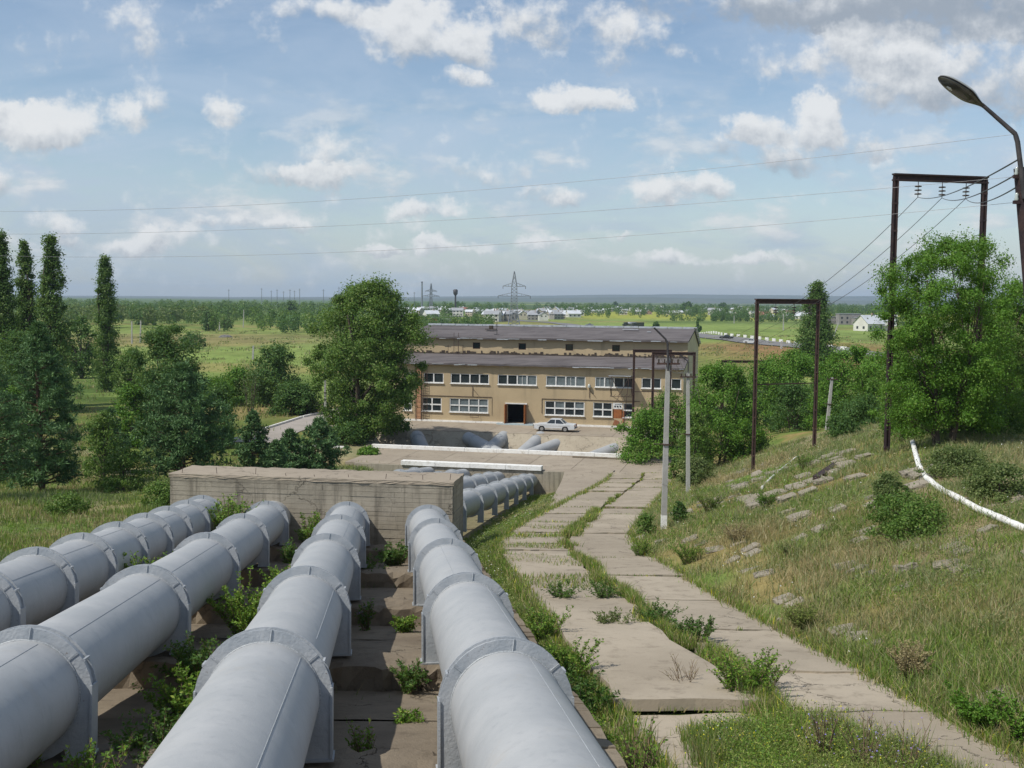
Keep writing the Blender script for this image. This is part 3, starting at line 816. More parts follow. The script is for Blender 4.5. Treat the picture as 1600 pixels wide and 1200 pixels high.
# anchor block
AB = math.radians(7.5)
cr = P(708, 757, 46.0); ztop = cr.z
root = thing('anchor_block', 'long board-marked concrete block across the trench where the four near pipes end', 'concrete block', (cr.x, cr.y, 4.0), -AB)
mb = MB(); LBK = 12.3; h_ = ztop - 4.0
rough_block(mb, -LBK, 0, 0, 2.35, lambda x, y: -.8, lambda x, y: h_, 46, .012, .03)
mb.build('block_body', M['block_concrete'], root)
mb = MB(); z = -.6                               # formwork marks: board after board, each a little in or out
while z < h_ - .06:
    hb = rng.uniform(.15, .23); hb = min(hb, h_ - .05 - z); x = -LBK + .01
    while x < -.01:
        L_ = min(rng.uniform(1.2, 3.6), -.01 - x); e = rng.uniform(.008, .034)
        mb.box((x + L_ / 2, -.012 - e / 2 + .012, z + hb / 2), (L_ - .006, e + .024, hb - rng.uniform(.004, .016))); x += L_
    y = .01
    while y < 2.3:
        L_ = min(rng.uniform(.9, 2.2), 2.33 - y); e = rng.uniform(.008, .03); mb.box((e / 2 - .006, y + L_ / 2, z + hb / 2), (e + .012, L_ - .006, hb - .01)); y += L_
    z += hb
mb.build('formwork_face', M['block_concrete'], root)
mb = MB()
rough_block(mb, -LBK - .04, .04, -.05, 2.4, lambda x, y: h_ - .05, lambda x, y: h_ + .11, 50, .02, .05)
mb.build('top_slab', M['apron'], root)
mb = MB()
for k in range(0):
    z = rng.choice([.6, .8, 1.0, 1.2, 1.6, 2.2, 2.6, 3.0]) + rng.uniform(-.02, .02); x = rng.uniform(-LBK + 1, -1); w = rng.uniform(.4, 1.6)
    mb.box((x, -.012, z), (w, .05, .025 + .02 * rng.random()))
pass
for k in range(9):
    mb = MB(); x = -LBK + .6 + k * 1.45 + rng.uniform(-.2, .2); mb.tube([(x, .25 + (k % 3) * .1, h_ + .05), (x + rng.uniform(-.05, .05), .25 + (k % 3) * .1, h_ + .05 + rng.uniform(.12, .4))], .012, 5); mb.build('rebar_stub', M['rust'], root)

# ------------------------------------------------------------------ the pipes
def frame_at(D_):
    y = Vector(D_).normalized(); x = y.cross(Vector((0, 0, 1))).normalized(); z = x.cross(y)
    return x, y, z
def ring_parts(mb, mleg, c, D_, R, leg, R1=None, w=.30):
    """saddle ring: two plates with an outer rim, and two legs that drop straight down from its sides"""
    x, y, z = frame_at(D_); z = Vector((0, 0, 1)); z = (z - y * z.dot(y)).normalized()
    R1 = R1 or R * 1.222; N = 40
    def pt(a, r, o): return c + x * (math.cos(a) * r) + z * (math.sin(a) * r) + y * o
    for sgn, th in ((-w / 2, .03), (w / 2 - .03, .03)):
        V = []; F = []
        for k in range(N):
            a = 2 * math.pi * k / N
            V += [pt(a, R * .985, sgn), pt(a, R1, sgn), pt(a, R1, sgn + th), pt(a, R * .985, sgn + th)]
        for k in range(N):
            i = 4 * k; j = 4 * ((k + 1) % N)
            F += [(i, i + 1, j + 1, j), (i + 1, i + 2, j + 2, j + 1), (i + 2, i + 3, j + 3, j + 2)]
        mb.add(V, F)
    V = []; F = []                            # outer band, a little inside the plate edge
    for k in range(N):
        a = 2 * math.pi * k / N
        V += [pt(a, R1 - .035, -w / 2 + .03), pt(a, R1 - .035, w / 2 - .03)]
    for k in range(N):
        i = 2 * k; j = 2 * ((k + 1) % N); F.append((i, i + 1, j + 1, j))
    mb.add(V, F, True)
    for a in (math.radians(38), math.radians(83), math.radians(140)):    # gussets across the plates
        mb.bar(pt(a, R * 1.0, -w / 2 - .006), pt(a, R1 + .004, -w / 2 - .006), .014, .03)
    for a in (math.radians(30), math.radians(150)):
        mb.bar(pt(a, R1 + .006, -w / 2), pt(a, R1 + .006, w / 2), .03, .035)
    for s_ in (-1, 1):
        lb = MB(); xo = R1; xi = R * .76
        prof = [(xo, 0.05)] + [(xo, -leg), (xi, -leg)]
        aa_ = math.acos(xi / R)
        prof += [(R * .985 * math.cos(a), -R * .985 * math.sin(a)) for a in np.linspace(aa_, -0.05, 7)]
        for o_ in (-w / 2 + .002, w / 2 - .032):
            V = [c + x * (s_ * px) + z * pz + y * o_ for px, pz in prof] + [c + x * (s_ * px) + z * pz + y * (o_ + .028) for px, pz in prof]
            n = len(prof); lb.add(V, [tuple(range(n)), tuple(reversed(range(n, 2 * n)))] + [(i, (i + 1) % n, (i + 1) % n + n, i + n) for i in range(n)])
        V = [c + x * (s_ * (xo + .004)) + z * q + y * o for q in (0.12, -leg) for o in (-w / 2 - .03, w / 2 + .03)]
        V2 = [p_ - x * (s_ * .03) for p_ in V]
        lb.add(V + V2, [(0, 1, 3, 2), (4, 6, 7, 5), (0, 2, 6, 4), (1, 5, 7, 3), (0, 4, 5, 1), (2, 3, 7, 6)])
        lb.bar(c + x * (s_ * (xi - .02)) - z * (leg + .0) - y * 0, c + x * (s_ * (xo + .025)) - z * (leg + .0), w + .07, .03)
        mleg.append(lb)
def make_pipe(label, group, start, end, D_, rings, leg, seams, R=.74, w=.26, wob=True, root_name='pressure_pipe'):
    root = thing(root_name, label, 'pipe', tuple(start), 0, group)
    mb = MB(); n = 64; L = (end - start).length; pts = [start.lerp(end, k / 24) for k in range(25)]
    mb.tube(pts, R, n)
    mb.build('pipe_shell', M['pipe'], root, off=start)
    x, y, z = frame_at(end - start); z = (Vector((0, 0, 1)) - y * y.z).normalized()
    def on(a, t, r): return start.lerp(end, t) + x * (math.cos(a) * r) + z * (math.sin(a) * r)
    sb = MB()
    for (t0, t1, a) in seams:                  # lengthwise weld seams
        a = math.radians(a); sb.tube([on(a, t0 + (t1 - t0) * k / 6, R + .001) for k in range(7)], .0055, 5, caps=False)
    for Y in rings:                            # weld beads beside each ring, and one round seam between rings
        t = (Y - start.y) / (end.y - start.y)
        for dt, rr in ((-(w / 2 + .012), .016), (w / 2 + .012, .012)):
            t2 = t + dt / L; N = 48
            ps = [on(2 * math.pi * k / N, t2, R + .004 + rng.uniform(-.003, .003)) for k in range(N + 1)]
            sb.tube(ps, rr, 5, caps=False)
    sb.build('weld_seam', M['weld'], root, off=start)
    for Y in rings:
        t = (Y - start.y) / (end.y - start.y); c = start.lerp(end, t)
        rb = MB(); legs = []
        ring_parts(rb, legs, c, end - start, R, leg, w=w)
        ro = rb.build('support_ring', M['pipe_trim'], root, off=start)
        for lb in legs: lb.build('support_leg', M['pipe_trim'], ro, off=start)
    return root
names_u = ['leftmost of the four large grey pipes in front of the concrete block', 'second from the left of the four large grey near pipes',
           'third from the left of the four large grey near pipes', 'rightmost of the four large grey pipes in front, beside the weeds and slab road']
for i in range(4):
    rY = RING_Y1 if i == 0 else RING_Y
    sY = 3.0 if i else 9.0
    st, en = axis_upper(i, sY), axis_upper(i, 47.2)
    L = 47.2 - sY
    rr = random.Random(40 + i); seams = []
    yy = sorted(rY); segs = list(zip([sY] + yy, yy + [46.5]))
    for (a, b) in segs:
        ang = rr.choice([48, 60, 72, 105, 35]); seams.append(((a - sY + .25) / L, (b - sY - .25) / L, ang))
    if i == 2: seams[2] = ((16.3 - sY) / L, (21.6 - sY) / L, 38); seams[3] = ((22.2 - sY) / L, (29.0 - sY) / L, 28)
    if i == 3: seams[1] = ((4.0 - sY) / L, (14.4 - sY) / L, 66)
    make_pipe(names_u[i], 'large grey pipes above the anchor block', st, en, D1, rY, .82, seams)
names_l = ['leftmost of the four far pipe runs, mostly hidden behind the concrete block', 'second far pipe run from the left behind the concrete block',
           'third far pipe run from the left, short rings showing past the block end', 'rightmost far pipe run, leading from the block end down to the terrace wall']
for i in range(4):
    st = axis_lower(i, 48.4); en = axis_lower(i, EP2[i][1])
    ys_ = list(np.arange(55.3 - .4 * i + 1.2, 101.0 + .3 * (3 - i), 6.72)); L = en.y - st.y
    seams = [((y - st.y + .3) / L, (y - st.y + 4.2) / L, 60 if k % 2 else 100) for k, y in enumerate(ys_[:-1])]
    make_pipe(names_l[i], 'grey pipes below the anchor block', st, en, None, ys_, 1.05, seams, R=RL, w=.24)

# stubs in the pit
for k, (a, b, R_, lab) in enumerate([
    ((654, 689, 129.5), (668, 716, 121), .85, 'short grey pipe stub in the dark shaded left part of the pit'),
    ((741, 690, 130.0), (800, 716, 122), .78, 'left arm of the left forked pipe pair in the pit, leaning right'),
    ((781, 689, 130.0), (745, 716, 122), .78, 'right arm of the left forked pipe pair in the pit, leaning left'),
    ((838, 690, 130.0), (796, 722, 122), .78, 'left arm of the right forked pipe pair in the pit, leaning left'),
    ((872, 694, 129.5), (800, 716, 123), .72, 'long right arm of the right forked pipe pair in the pit below the car'),
    ((975, 697, 129.0), (890, 724, 121), .78, 'grey pipe lying towards the bushes at the right end of the pit')]):
    a_ = P(*a); b_ = P(*b); b_.z -= .4
    rt = thing('pit_pipe', lab, 'pipe', tuple(a_), 0, 'pipes in the pit')
    e = a_ + (a_ - b_).normalized() * 1.6
    MB().tube([e.lerp(b_, t) for t in np.linspace(0, 1, 6)], R_, 28).build('pipe_shell', M['pipe'], rt, off=a_)
    c1 = a_ + (b_ - a_).normalized() * .1
    MB().tube([c1, c1 + (b_ - a_).normalized() * .09], R_ + .05, 28).build('collar', M['pipe_trim'], rt, off=a_)

# ------------------------------------------------------------------ the pump house
b0 = bf(0, 0)
B = thing('pump_house', 'long two-level yellow rendered building with grey felt roofs and rows of windows', 'building', tuple(b0), -TH)
S0, S1 = -16.2, 21.3
def fs(u, v=620):      # photo column -> position along the facade
    r = ray(u, v); Y = 140.5 / (1 + r.x * math.tan(TH)); x = r.x * Y
    return to_bf(x, Y)[0]
def fz(u, v):
    r = ray(u, v); Y = 140.5 / (1 + r.x * math.tan(TH)); return 15.7 + r.z * Y
def wall_open(mb, s0, s1, z0, z1, ops, t=0.0, depth=.32, mi=0):
    X_ = sorted(set([s0, s1] + [o[0] for o in ops] + [o[1] for o in ops])); Z_ = sorted(set([z0, z1] + [o[2] for o in ops] + [o[3] for o in ops]))
    for i in range(len(X_) - 1):
        for j in range(len(Z_) - 1):
            cx = (X_[i] + X_[i + 1]) / 2; cz = (Z_[j] + Z_[j + 1]) / 2
            if any(o[0] < cx < o[1] and o[2] < cz < o[3] for o in ops): continue
            mb.add([(X_[i], t, Z_[j]), (X_[i + 1], t, Z_[j]), (X_[i + 1], t, Z_[j + 1]), (X_[i], t, Z_[j + 1])], [(0, 1, 2, 3)], mi=mi)
    for (a, b, c, d) in ops:
        for q in ([(a, c), (a, d)], [(b, d), (b, c)], [(a, d), (b, d)], [(b, c), (a, c)]):
            (xa, za), (xb, zb) = q
            mb.add([(xa, t, za), (xb, t, zb), (xb, t + depth, zb), (xa, t + depth, za)], [(0, 1, 2, 3)], mi=mi)
def span(u0, u1, v0, v1):
    um = (u0 + u1) / 2; return (fs(u0), fs(u1), fz(um, v1), fz(um, v0))
UP = [(632, 652, 585.5, 598.5, 'dd'), (662, 693, 586.5, 600, 'dd'), (704, 764, 587, 602, 'dddd'), (777.5, 838.5, 589, 603.5, 'ddpp'), (853, 914.5, 592, 606.5, 'gppp'),
      (929.5, 989, 594, 609, 'ppdd'), (1002, 1032.5, 597.5, 611.5, 'dd'), (1048, 1064, 598.5, 612, 'd')]
LO = [(631, 643.5, 621, 642, 'd'), (660, 690, 623.5, 643.5, 'dd'), (702.5, 763, 624.5, 646.5, 'pppp'), (851.5, 913.5, 630, 652.5, 'dgdg'), (927, 957, 632.5, 654.5, 'dd'), (974, 989, 634, 655.5, 'd')]
Z_UP = (4.95, 6.2); Z_LO = (1.3, 3.05)
ops = []; wins = []
for (u0, u1, v0, v1, k) in UP: ops.append((fs(u0), fs(u1), *Z_UP)); wins.append((fs(u0), fs(u1), *Z_UP, k, 1, 'upper'))
for (u0, u1, v0, v1, k) in LO: ops.append((fs(u0), fs(u1), *Z_LO)); wins.append((fs(u0), fs(u1), *Z_LO, k, 2, 'lower'))
door = (fs(793), fs(821), 0.16, 2.55); ops.append(door)
sd = (fs(957.8), fs(973), 1.15, 3.1); ops.append(sd)
HE = 7.35; HR = 8.25; TU = 6.0; HU = 10.45; HP = 11.75; TP = 17.0; TB = 27.0; HB = 9.2
wb = MB(); wall_open(wb, S0, S1, 0, HE, ops)
uo = [(fs(u - 4.3 + 2), fs(u + 4.3 + 2), 9.15, 9.95) for u in ()]
usm = []
for u in (744.5, 816, 889.5, 962.5):
    r = ray(u, 545); 
    # small windows of the set-back upper wall: column -> position on the plane t=TU
    k_ = (140.5 + TU / math.cos(TH)) / (1 + r.x * math.tan(TH)); s_ = to_bf(r.x * k_, k_)[0]; usm.append((s_ - .5, s_ + .5, 9.1, 9.95))
wall_open(wb, S0, S1, HR - .4, HU, usm, t=TU, depth=.25)
# end walls and back
def endwall(s, prof): 
    V = [(s, t, z) for t, z in prof]; wb.add(V, [tuple(range(len(V)))], mi=1 if s > 0 else 0)
for s in (S0, S1):
    endwall(s, [(0, 0), (TU, 0), (TU, HR), (0, HE)]); endwall(s, [(TU, 0), (TP, 0), (TP, HP - .1), (TU, HU)]); endwall(s, [(TP, 0), (TB, 0), (TB, HB), (TP, HP - .1)])
wb.add([(S0, TB, 0), (S1, TB, 0), (S1, TB, HB), (S0, TB, HB)], [(0, 1, 2, 3)])
wb.build('wall', [M['stucco'], M['pale_wall']], B, recalc=False)
ib = MB(); ib.add([(S0 + .1, 5.5, 0), (S1 - .1, 5.5, 0), (S1 - .1, 5.5, 7.2), (S0 + .1, 5.5, 7.2)], [(0, 1, 2, 3)])
ib.add([(S0 + .1, .35, 3.7), (S1 - .1, .35, 3.7), (S1 - .1, 5.5, 3.7), (S0 + .1, 5.5, 3.7)], [(0, 1, 2, 3)])
ib.add([(S0 + .1, .35, .1), (S1 - .1, .35, .1), (S1 - .1, 5.5, .1), (S0 + .1, 5.5, .1)], [(0, 1, 2, 3)])
ib.build('interior', M['interior'], B, recalc=False)
# plinth strip, roofs
pb = MB()
for (a, b) in ((S0 - .15, door[0] - .5), (door[1] + .5, S1 + .15)): pb.box(((a + b) / 2, -.12, .12), (b - a, .2, .26))
pb.build('plinth', M['whitewash'], B)
def roof(name, t0, z0, t1, z1, th=.22, over=.15):
    mb = MB(); n = 48; Vt = []
    for i in range(n + 1):
        s = S0 - over + (S1 - S0 + 2 * over) * i / n; e = rng.uniform(-.05, .03)
        Vt += [(s, t0 + rng.uniform(-.06, .04), z0 + e), (s, (t0 + t1) / 2, (z0 + z1) / 2 + rng.uniform(-.03, .03)), (s, t1, z1)]
    Vb = [(x, y, z - th) for x, y, z in Vt]; m_ = len(Vt); F = []
    for i in range(n):
        for k in range(2):
            a = 3 * i + k; F += [(a, a + 3, a + 4, a + 1), (a + m_, a + 1 + m_, a + 4 + m_, a + 3 + m_)]
        F += [(3 * i, 3 * i + m_, 3 * i + 3 + m_, 3 * i + 3), (3 * i + 2, 3 * i + 5, 3 * i + 5 + m_, 3 * i + 2 + m_)]
    for e in (0, 3 * n): F += [(e, e + 1, e + 1 + m_, e + m_), (e + 1, e + 2, e + 2 + m_, e + 1 + m_)]
    mb.add(Vt + Vb, F)
    return mb.build(name, M['felt'], B)
r1 = roof('roof', -.55, HE + .2, TU - .01, HR + .16)
r2 = roof('roof', TU - .55, HU + .2, TP, HP + .1)
r3 = roof('roof', TP + .02, HP + .1, TB + .3, HB + .1)
# torn felt where the low roof meets the upper wall
tb = MB(); s = S0
while s < S1:
    w = rng.uniform(.12, .45); h = rng.uniform(.14, .5) if rng.random() < .8 else .12
    tb.box((s + w / 2, TU - .04, HR + .16 + h / 2), (w, .07, h)); s += w
tb.build('felt_upstand', M['tar'], r1)
eb = MB()
for z, t in ((HE + .03, -.56), (HU + .03, TU - .56)):
    s = S0
    while s < S1:
        w = rng.uniform(.3, 1.6)
        if rng.random() < .55: eb.box((s + w / 2, t - .03, z + rng.uniform(-.05, .06)), (w, .03, rng.uniform(.04, .12)))
        s += w
eb.build('eave_flashing', M['coping'], r1)
cb = MB(); s = S0
while s < S1 - .5:
    w = min(1.95, S1 - s); cb.box((s + w / 2, TP, HP + .24 + rng.uniform(-.012, .012)), (w - .04, .5, .24)); s += 2
for k in range(9):
    f = (k + .5) / 9; t = TP + (TB - TP) * f; cb.box((S1 + .12, t, HP + (HB - HP) * f + .28), (.55, (TB - TP) / 9 - .1, .12), Matrix.Rotation(math.atan2(HB - HP, TB - TP), 3, 'X'))
cb.build('coping', M['coping'], r2)
# roof fittings
vb = MB(); uv = to_bf(P(766, 516, 153).x, 153)[0]
vb.box((uv, 12, 11.55), (1.5, .8, .12)); vb.box((uv, 12, 11.8), (.5, .5, .5)); vb.build('roof_vent', M['tar'], r2)
vb = MB(); vb.box((fs(951, 510) * 1.08, 14, 11.75), (2.1, .5, .08)); vb.box((fs(982, 515) * 1.08, 12.5, 11.5), (.5, .4, .08)); vb.build('loose_sheet', M['coping'], r2)
vb = MB(); ua = fs(755, 500) * 1.08; vb.tube([(ua, 8.5, 10.8), (ua, 8.5, 13.6)], .04, 6); vb.box((ua, 8.5, 10.95), (.7, .5, .06)); vb.build('antenna', M['steel_dark'], r2)
# windows
for n_, (a, b, c, d, k, rows, which) in enumerate(wins):
    f = MB(); g_ = {'d': MB(), 'p': MB()}; cols = len(k); e = (b - a) / cols; fw = .10; t = .10
    f.box(((a + b) / 2, t - .02, c + .05), (b - a, .16, .1)); f.box(((a + b) / 2, t, d - .04), (b - a, .12, .08))
    f.box(((a + b) / 2, -.06, c - .04), (b - a + .16, .24, .06))
    for i in range(cols + 1):
        x = min(max(a + e * i, a + fw / 2), b - fw / 2); f.box((x, t, (c + d) / 2), (fw * (1.5 if 0 < i < cols else 1), .12, d - c - .16))
    for i, ch in enumerate(k):
        x0 = a + e * i; zs = [c + .1, d - .08] if rows == 1 else [c + .1, (c + d) / 2, d - .08]
        if rows == 2: f.box((x0 + e / 2, t, (c + d) / 2), (e - fw * 1.5, .12, .16))
        if ch == 'p' and which == 'upper': f.box((x0 + e / 2, t + .02, (c + d) / 2), (.05, .05, d - c - .16)) if i % 2 == 0 else None
        for j in range(len(zs) - 1):
            g_['p' if ch == 'p' or (ch == 'g' and j == len(zs) - 2) else 'd'].box((x0 + e / 2, t + .05, (zs[j] + zs[j + 1]) / 2), (e - .02, .02, zs[j + 1] - zs[j] - .01))
    fo = f.build('window', M['white_paint'], B)
    for q in 'dp':
        if g_[q].v: g_[q].build('pane', M['glass_dark' if q == 'd' else 'glass_pale'], fo)
for (a, b, c, d) in usm:
    f = MB()
    for x in (a + .04, b - .04): f.box((x, TU + .1, (c + d) / 2), (.08, .1, d - c))
    for z in (c + .04, d - .04): f.box(((a + b) / 2, TU + .1, z), (b - a - .16, .1, .08))
    fo = f.build('small_window', M['rust'], B); MB().box(((a + b) / 2, TU + .16, (c + d) / 2), (b - a - .1, .02, d - c - .1)).build('pane', M['glass_dark'], fo)
# main door: two leaves swung outwards, step below
for sgn, x in ((-1, door[0] - .1), (1, door[1] + .1)):
    f = MB(); f.box((x, -.55, 1.36), (.09, 1.12, 2.38)); 
    for z in (.5, 1.36, 2.2): f.box((x - sgn * .06, -.55, z), (.03, 1.0, .09))
    lf = f.build('door_leaf', M['door_orange'], B); MB().tube([(x + sgn * .07, -1.0, 1.2), (x + sgn * .07, -1.0, 1.42)], .025, 6).build('handle', M['steel_dark'], lf)
f = MB(); f.box(((door[0] + door[1]) / 2, -.1, door[3] + .07), (door[1] - door[0] + .5, .2, .13)); f.build('door_frame', M['white_paint'], B)
f = MB(); f.box(((door[0] + door[1]) / 2, -.7, .09), (door[1] - door[0] + 1.5, 1.1, .16)); f.box((door[1] + .9, -1.0, .1), (.7, .6, .2)); f.box((door[0] - .8, -.8, .1), (.7, .6, .2)); f.build('doorstep', M['step_blue'], B)
# side door: white upper panel with three round lights, orange lower panel
a, b, c, d = sd
f = MB(); f.box(((a + b) / 2, .06, (d + 2.3) / 2), (b - a, .06, d - 2.3)); dr = f.build('door', M['white_paint'], B)
f = MB(); f.box(((a + b) / 2, .05, (c + 2.28) / 2), (b - a - .2, .07, 2.28 - c)); f.build('lower_panel', M['door_orange'], dr)
f = MB()
for k in range(3): f.tube([((a + b) / 2 + (k - 1) * .33, .0, 2.62), ((a + b) / 2 + (k - 1) * .33, .03, 2.62)], .11, 14)
f.build('door_light', M['glass_dark'], dr)
f = MB(); f.box((b + .12, -.04, 1.1), (.2, .1, 2.0)); f.box((a + .4, -.12, .5), (.6, .05, .9), Matrix.Rotation(.35, 3, 'Y')); f.build('rusty_streak_panel', M['rust_orange'], B)
# awning frame over the side door
x0, x1 = fs(954), fs(988); f = MB(); zt = 6.45
f.box(((x0 + x1) / 2, -1.0, zt), (x1 - x0, 2.0, .07), Matrix.Rotation(-.06, 3, 'X'))
aw = f.build('awning', M['coping'], B); f = MB()
for x in (x0 + .05, x1 - .05):
    f.bar((x, -1.95, zt), (x, -.05, zt - 2.4), .05)
    f.bar((x, -.05, zt - 2.5), (x, -.05, zt), .05)
f.bar((x0, -.5, 3.9), (x1, -.5, 3.9), .05)
for k in range(6): f.bar((x0 + (x1 - x0) * k / 6, -.5, 3.9), (x0 + (x1 - x0) * (k + .8) / 6, -1.3, 4.25), .03)
f.bar((x0 + .3, -1.95, zt), (x0 + 1.8, -1.0, 3.2), .04); f.bar((x1 - .2, -1.95, zt), (x1 - 1.9, -1.0, 3.2), .04); f.bar((x1 - .8, -1.9, .2), (x1 - .2, -1.9, zt), .05)
f.build('awning_frame', M['rust'], aw)
# conduits, ladders, lamp brackets
f = MB(); zc = 3.32
f.bar((fs(632), -.05, zc), (fs(768), -.05, zc), .05); f.bar((fs(847), -.05, zc), (fs(1000), -.05, zc), .05); f.bar((fs(847), -.05, zc), (fs(847), -.05, 1.5), .05); f.bar((fs(769), -.03, 1.0), (fs(769), -.03, zc), .03)
f.build('conduit', M['rust'], B)
def ladder(x, z0, z1, w=.42):
    f = MB(); 
    for s_ in (-1, 1): f.bar((x + s_ * w / 2, -.22, z0), (x + s_ * w / 2, -.22, z1), .05)
    z = z0 + .2
    while z < z1: f.bar((x - w / 2, -.22, z), (x + w / 2, -.22, z), .035); z += .32
    return f.build('ladder', M['rust'], B)
ladder(fs(665), .2, 7.5, .52)
f = MB(); f.box((fs(654.5), -.09, 3.75), (.62, .16, 7.3)); f.build('pink_pilaster', M['pink_wall'], B)
f = MB()
for x in (fs(650.3), fs(659)): f.bar((x, -.3, .2), (x, -.3, 7.4), .06)
for z in np.arange(.6, 7.3, .7): f.bar((fs(650.3), -.3, z), (fs(659), -.3, z), .03)
f.build('pipe_rack', M['rust'], B)
for (u, z0) in ((738.5, 4.4), (921, 4.6)):
    x = fs(u); f = MB(); f.bar((x, -.08, z0 - 1.0), (x, -.08, z0 + .25), .05); f.bar((x, -.1, z0), (x + .8, -.1, z0 - .9), .03); br = f.build('lamp_bracket', M['rust'], B)
    if u > 900: MB().tube([(x, -.25, z0 + .3), (x, -.25, z0 + .55), (x, -.25, z0 + .75)], [.22, .2, .05], 12).build('lamp', M['lamp_shell'], br)
f = MB(); x = fs(742.5)
for a in (-.55, .55): f.bar((x + a, -.4, .75), (x + a, -.05, 1.25), .04)
f.bar((x - .55, -.4, .75), (x + .55, -.4, .75), .05); f.bar((x - .55, -.4, .95), (x + .55, -.4, .95), .03); f.build('window_basket', M['rust'], B)
f = MB()
for u in (688, 697, 704, 711):
    s_ = fs(u, 530) * 1.04; f.bar((s_ - .2, TU - .5, 8.2), (s_ - .2, TU - .45, 11.2 if u in (697, 704) else 9.6), .05)
f.bar((fs(697, 530) * 1.04 - .2, TU - .5, 9.6), (fs(704, 530) * 1.04 - .2, TU - .5, 9.6), .04); f.build('roof_ladder', M['rust'], B)
# small lean-to corner left
# ------------------------------------------------------------------ vegetation builders
def rs(seed): return np.random.RandomState(seed)
def unit(v): return v / np.maximum(np.linalg.norm(v, axis=-1, keepdims=True), 1e-6)
def leaf_quads(R, C, outward, size, aspect=.55, flat=0.5, up=.25):
    """one small pointed face per centre; normals lean outwards and up"""
    n = len(C)
    nrm = unit(R.normal(size=(n, 3)) * (1 - flat) + outward * flat + np.array([0, 0, up]))
    a = unit(np.cross(nrm, R.normal(size=(n, 3)))); b = np.cross(nrm, a)
    s = (size * R.uniform(.6, 1.35, n))[:, None]
    V = np.stack([C - a * s, C - b * s * aspect, C + a * s, C + b * s * aspect], 1)
    return V.reshape(-1, 3)
def quads_faces(n): return np.arange(4 * n).reshape(n, 4)
def clump_leaves(R, cl, rad, per, size, squash=.8, aspect=.55, core=None):
    k = len(cl); i = np.repeat(np.arange(k), per)
    g_ = R.normal(size=(len(i), 3)); d = unit(g_); r = np.minimum(np.linalg.norm(g_, axis=1) * .52, 1.7)
    off = d * (r * rad[i])[:, None]; off[:, 2] *= squash
    C = cl[i] + off
    return C, d
def limb(mb, a, b, r0, r1, R, n=6, k=5, sag=.12):
    a = np.array(a, float); b = np.array(b, float); L = np.linalg.norm(b - a); pts = []
    o = R.normal(size=3) * L * sag
    for j in range(k + 1):
        t = j / k; pts.append(a + (b - a) * t + o * math.sin(math.pi * t) * .5)
    mb.tube(pts, [r0 + (r1 - r0) * j / k for j in range(k + 1)], n)
SAFE = {}
